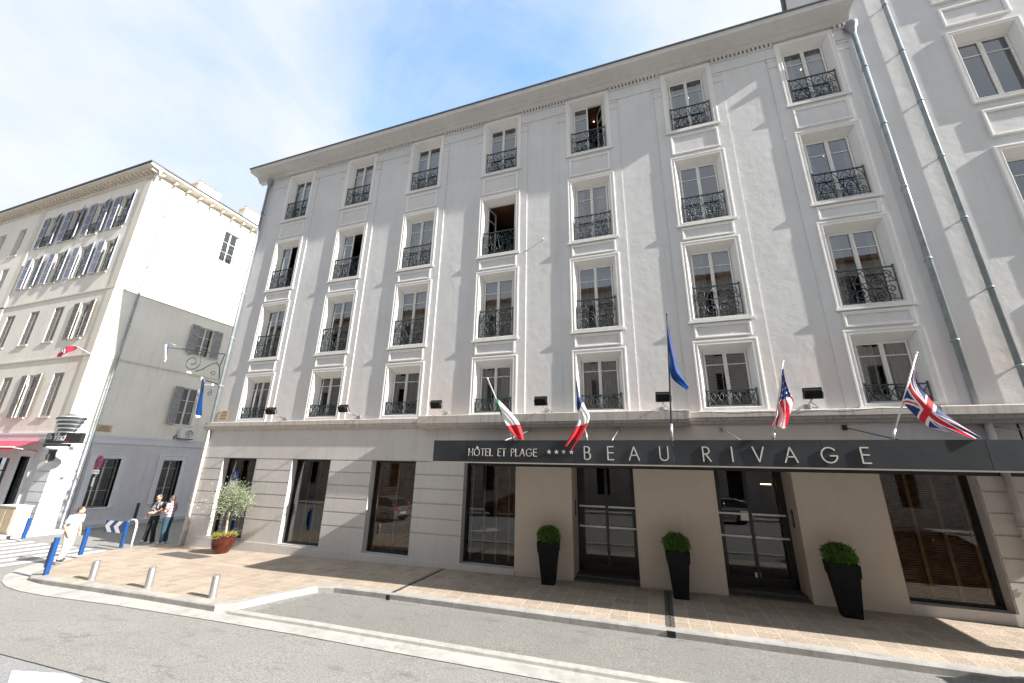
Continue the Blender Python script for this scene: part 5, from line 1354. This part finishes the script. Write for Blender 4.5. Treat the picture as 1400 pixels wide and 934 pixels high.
J3 = dict(ell=(-.25, .02, 1.18), wrl=(-.14, -.24, 1.20), elr=(.25, .0, 1.17), wrr=(.10, -.26, 1.16), hdl=(.7, -.5, .1), hdr=(-.7, -.5, .1), knl=(-.10, -.03, .50), anl=(-.11, 0, .09), knr=(.10, 0, .50), anr=(.10, .03, .09))
person('man in a plaid shirt and dark jeans with folded arms beside the hotel corner', (-19.78, -.02, zg(-20)), R(-70), J3, True, 'hair_grey', 'plaid', 'tr_blue', 'shoe_pale', 1.08, head_dir=R(-10))

# ------------------------------------------------------------------ parked cars (mirrored in the shop windows)
def car(label, loc, rz, paint, L=4.0):
    t = thing('parked_car', label, 'car', loc, rz)
    W = .84
    # side outline: x along the car, stations with (x, z bottom, z belt, half width)
    st = [(-2.0, .42, .62, .70), (-1.93, .30, .78, .78), (-1.7, .22, .86, .83), (-1.0, .20, .92, .85), (0, .20, .95, .86), (1.0, .20, .97, .85), (1.6, .22, .98, .82), (1.88, .28, .92, .78), (1.98, .40, .70, .72)]
    mb = MB(); rings = []
    for x, zb, zt, w in st:
        rings.append([(x, -w + .05, zb), (x, -w, zb + .12), (x, -w, zt - .15), (x, -w + .08, zt), (x, 0, zt + .03), (x, w - .08, zt), (x, w, zt - .15), (x, w, zb + .12), (x, w - .05, zb)])
    for a, b in zip(rings[:-1], rings[1:]):
        for k in range(8): mb.quad([a[k], a[k + 1], b[k + 1], b[k]], 0, True)
    mb.quad(rings[0]); mb.quad(rings[-1])
    mb.build('body', paint, t)
    # greenhouse
    rf = [(-.95, .93, .72), (-.25, 1.40, .60), (.1, 1.45, .60), (1.0, 1.44, .60), (1.55, 1.32, .60), (1.86, .96, .74)]
    mb = MB(); g_ = []
    for x, z, w in rf: g_.append([(x, -w if z < 1 else -.60, z), (x, -(w) * .0, z + .02), (x, w if z < 1 else .60, z)])
    for a, b in zip(g_[1:4], g_[2:5]):
        for k in range(2): mb.quad([a[k], a[k + 1], b[k + 1], b[k]], 0, True)
    for s in (-1, 1):
        for (xa, za, xb, zb_) in ((-.25, 1.40, -.98, .93), (1.55, 1.32, 1.88, .94)):
            mb.tube([(xa, s * .60, za), (xb, s * .74, zb_)], .035, 6)
        mb.tube([(-.25, s * .60, 1.40), (.1, s * .605, 1.45), (1.0, s * .605, 1.44), (1.55, s * .60, 1.32)], .03, 6); mb.tube([(.35, s * .61, 1.43), (.4, s * .80, .93)], .03, 6)
    mb.build('roof', paint, t)
    mb = MB()
    mb.quad([(-.97, -.72, .92), (-.97, .72, .92), (-.26, .6, 1.39), (-.26, -.6, 1.39)]); mb.quad([(1.87, -.72, .95), (1.87, .72, .95), (1.56, .6, 1.31), (1.56, -.6, 1.31)])
    for s in (-1, 1): mb.quad([(-.95, s * .77, .92), (1.85, s * .77, .95), (1.53, s * .605, 1.31), (1.0, s * .608, 1.425), (.1, s * .608, 1.43), (-.25, s * .605, 1.385)])
    mb.build('windows', 'canopy', t)
    for x in (-1.25, 1.28):
        for s in (-1, 1):
            wh = MB(); wh.lathe([(.20, -.09), (.29, -.10), (.315, -.06), (.315, .06), (.29, .10), (.20, .09)], 28); o = wh.build('wheel', 'rubber', t, (x, s * .76, .315)); o.rotation_euler = (R(90), 0, 0)
            rm = MB(); rm.lathe([(0, .02), (.05, .04), (.19, .0), (.205, .05)], 28); 
            for k in range(5): a = k * 2 * PI / 5; rm.box(.03, .19, -.025, .025, .03, .06, mtx=Matrix.Rotation(a, 4, 'Z'))
            rm.build('rim', 'steel', o, (0, 0, .03 * (-s) - (.0 if s < 0 else 0)))
    for s in (-1, 1):
        MB().box(1.88, 1.97, s * .62 - .12, s * .62 + .12, .66, .88).build('tail_light', 'tail', t, bevel=.02); MB().box(-1.98, -1.86, s * .58 - .14, s * .58 + .14, .58, .72).build('headlight', 'sign_white', t, bevel=.02)
        MB().ball((-.72, s * .95, 1.0), (.07, .1, .07), 10, 8).build('mirror', paint, t)
    MB().box(1.985, 1.995, -.26, .26, .52, .63).build('number_plate', 'sign_white', t)
    return t
car('silver hatchback seen from behind, mirrored in the third shop window', (-17.2, -10.4, zg(-17) - .13), R(8), 'car_silver')
car('dark car parked in the bay, mirrored in the rightmost shop window', (8.0, -3.9, zg(9) - .12), R(180), 'car_dark')
car('dark car across the road, mirrored in the window left of the door', (-9.8, -15.7, zg(-9) - .13), 0, 'car_dark')
car('silver car across the road, mirrored in the glass doors', (3.5, -16.0, zg(3) - .13), 0, 'car_silver')
# opposite side of the street: a long plain building, seen only as reflections
ob = thing('opposite_building', 'long pale building across the road, mirrored in the upper hotel windows', 'building', (0, -22.5, 0), PI)
xs = [-118 + i * 3.4 for i in range(70)]
rows = [(1.0, 3.2), (5.0, 7.2), (8.6, 10.8), (12.2, 14.4), (15.8, 18.0)]
mb = wall(MB(), -120, 122, -.6, 19.6, [(x - .55, x + .55, a, b) for x in xs for a, b in rows], 0, .3); mb.quad([(-120, .45, -.5), (122, .45, -.5), (122, .45, 19.5), (-120, .45, 19.5)], 1)
mb.build('wall', ['stone', 'dark_room'], ob); mb = MB(); mb.quad([(-120, -.5, 19.6), (122, -.5, 19.6), (122, 5, 22), (-120, 5, 22)]); mb.box(-120, 122, -.5, 0, 19.3, 19.59); mb.build('roof', 'roof_tile', ob)
for x in xs[29:42]:
    for a, b in rows[1:]: MB().box(-.5, .5, .1, .16, 0, .05).box(-.03, .03, .1, .16, .05, b - a).box(-.55, -.5, .1, .16, 0, b - a).box(.5, .55, .1, .16, 0, b - a).build('window', 'white_paint', ob, (x, 0, a))

# ------------------------------------------------------------------ light
SUN = Vector((1.0, -.085, .56)).normalized(); EL = math.asin(SUN.z); AZ = math.atan2(SUN.x, SUN.y)
sd = bpy.data.lights.new('sun', 'SUN'); sd.energy = 5.0; sd.angle = R(.5); sd.color = (1, .95, .88)
so = bpy.data.objects.new('sun', sd); COL.objects.link(so); so.rotation_euler = (-SUN).to_track_quat('-Z', 'Y').to_euler()
w = bpy.data.worlds.new('World'); scene.world = w; w.use_nodes = True; nt = w.node_tree; N = nt.nodes.new; L = nt.links.new
bg = nt.nodes['Background']; bg.inputs[1].default_value = .10
sky = N('ShaderNodeTexSky'); sky.sky_type = 'NISHITA'; sky.sun_disc = False; sky.sun_elevation = EL; sky.sun_rotation = AZ; sky.dust_density = .2; sky.ozone_density = 2.0
tc = N('ShaderNodeTexCoord')
def wnoise(scale, det, rough, stretch, dist=0):
    mp = N('ShaderNodeMapping'); mp.inputs['Scale'].default_value = stretch; mp.inputs['Rotation'].default_value = (.2, .5, .4); L(tc.outputs['Generated'], mp.inputs[0])
    n_ = N('ShaderNodeTexNoise'); n_.inputs['Scale'].default_value = scale; n_.inputs['Detail'].default_value = det; n_.inputs['Roughness'].default_value = rough; n_.inputs['Distortion'].default_value = dist
    L(mp.outputs[0], n_.inputs['Vector']); return n_.outputs['Fac']
def dotv(v):
    d = N('ShaderNodeVectorMath'); d.operation = 'DOT_PRODUCT'; L(tc.outputs['Generated'], d.inputs[0]); d.inputs[1].default_value = V(v).normalized(); return d.outputs['Value']
def mth(op, a, b):
    m = N('ShaderNodeMath'); m.operation = op
    for i, q in enumerate((a, b)):
        if isinstance(q, (int, float)): m.inputs[i].default_value = q
        else: L(q, m.inputs[i])
    return m.outputs[0]
clear = ramp(nt, dotv((-.29, .60, .745)), [(.93, 0), (.995, 1)])
n1 = wnoise(2.4, 8, .58, (1, 1, 1.3), .6)
cov = mth('SUBTRACT', mth('ADD', mth('MULTIPLY', n1, 1.5), .12), mth('MULTIPLY', clear, .62))
covr = ramp(nt, cov, [(.10, .10), (.85, 1)])
shade = ramp(nt, wnoise(3.5, 6, .6, (1, 1, 1.5)), [(.3, (2.55, 3.0, 3.5)), (.65, (3.35, 3.5, 3.65))])
L(mixc(nt, covr, mixc(nt, 1.0, sky.outputs[0], (1.55, 1.85, 1.95), 'MULTIPLY'), shade), bg.inputs[0])

# ------------------------------------------------------------------ camera
cam = bpy.data.cameras.new('camera'); co = bpy.data.objects.new('camera', cam); COL.objects.link(co); scene.camera = co
cam.sensor_width = 36; cam.lens = 544.3 / 1400 * 36; cam.clip_end = 2000; cam.clip_start = .05
yaw, pitch, roll = R(19.3614), R(17.5228), R(1.216)
sy, cy, sp_, cp_ = math.sin(yaw), math.cos(yaw), math.sin(pitch), math.cos(pitch)
fwd = V((-sy * cp_, cy * cp_, sp_)); rt = V((cy, sy, 0)); up = rt.cross(fwd)
r2 = rt * math.cos(roll) + up * math.sin(roll); u2 = -rt * math.sin(roll) + up * math.cos(roll)
co.matrix_world = Matrix(((r2.x, u2.x, -fwd.x, 0), (r2.y, u2.y, -fwd.y, -12.7), (r2.z, u2.z, -fwd.z, 3.0734), (0, 0, 0, 1)))
vs = scene.view_settings; vs.view_transform = 'Standard'; vs.look = 'None'; vs.gamma = 1; vs.exposure = 1.5
try: vs.use_curve_mapping = False
except Exception: pass
scene.cycles.max_bounces = 6; scene.cycles.transparent_max_bounces = 12
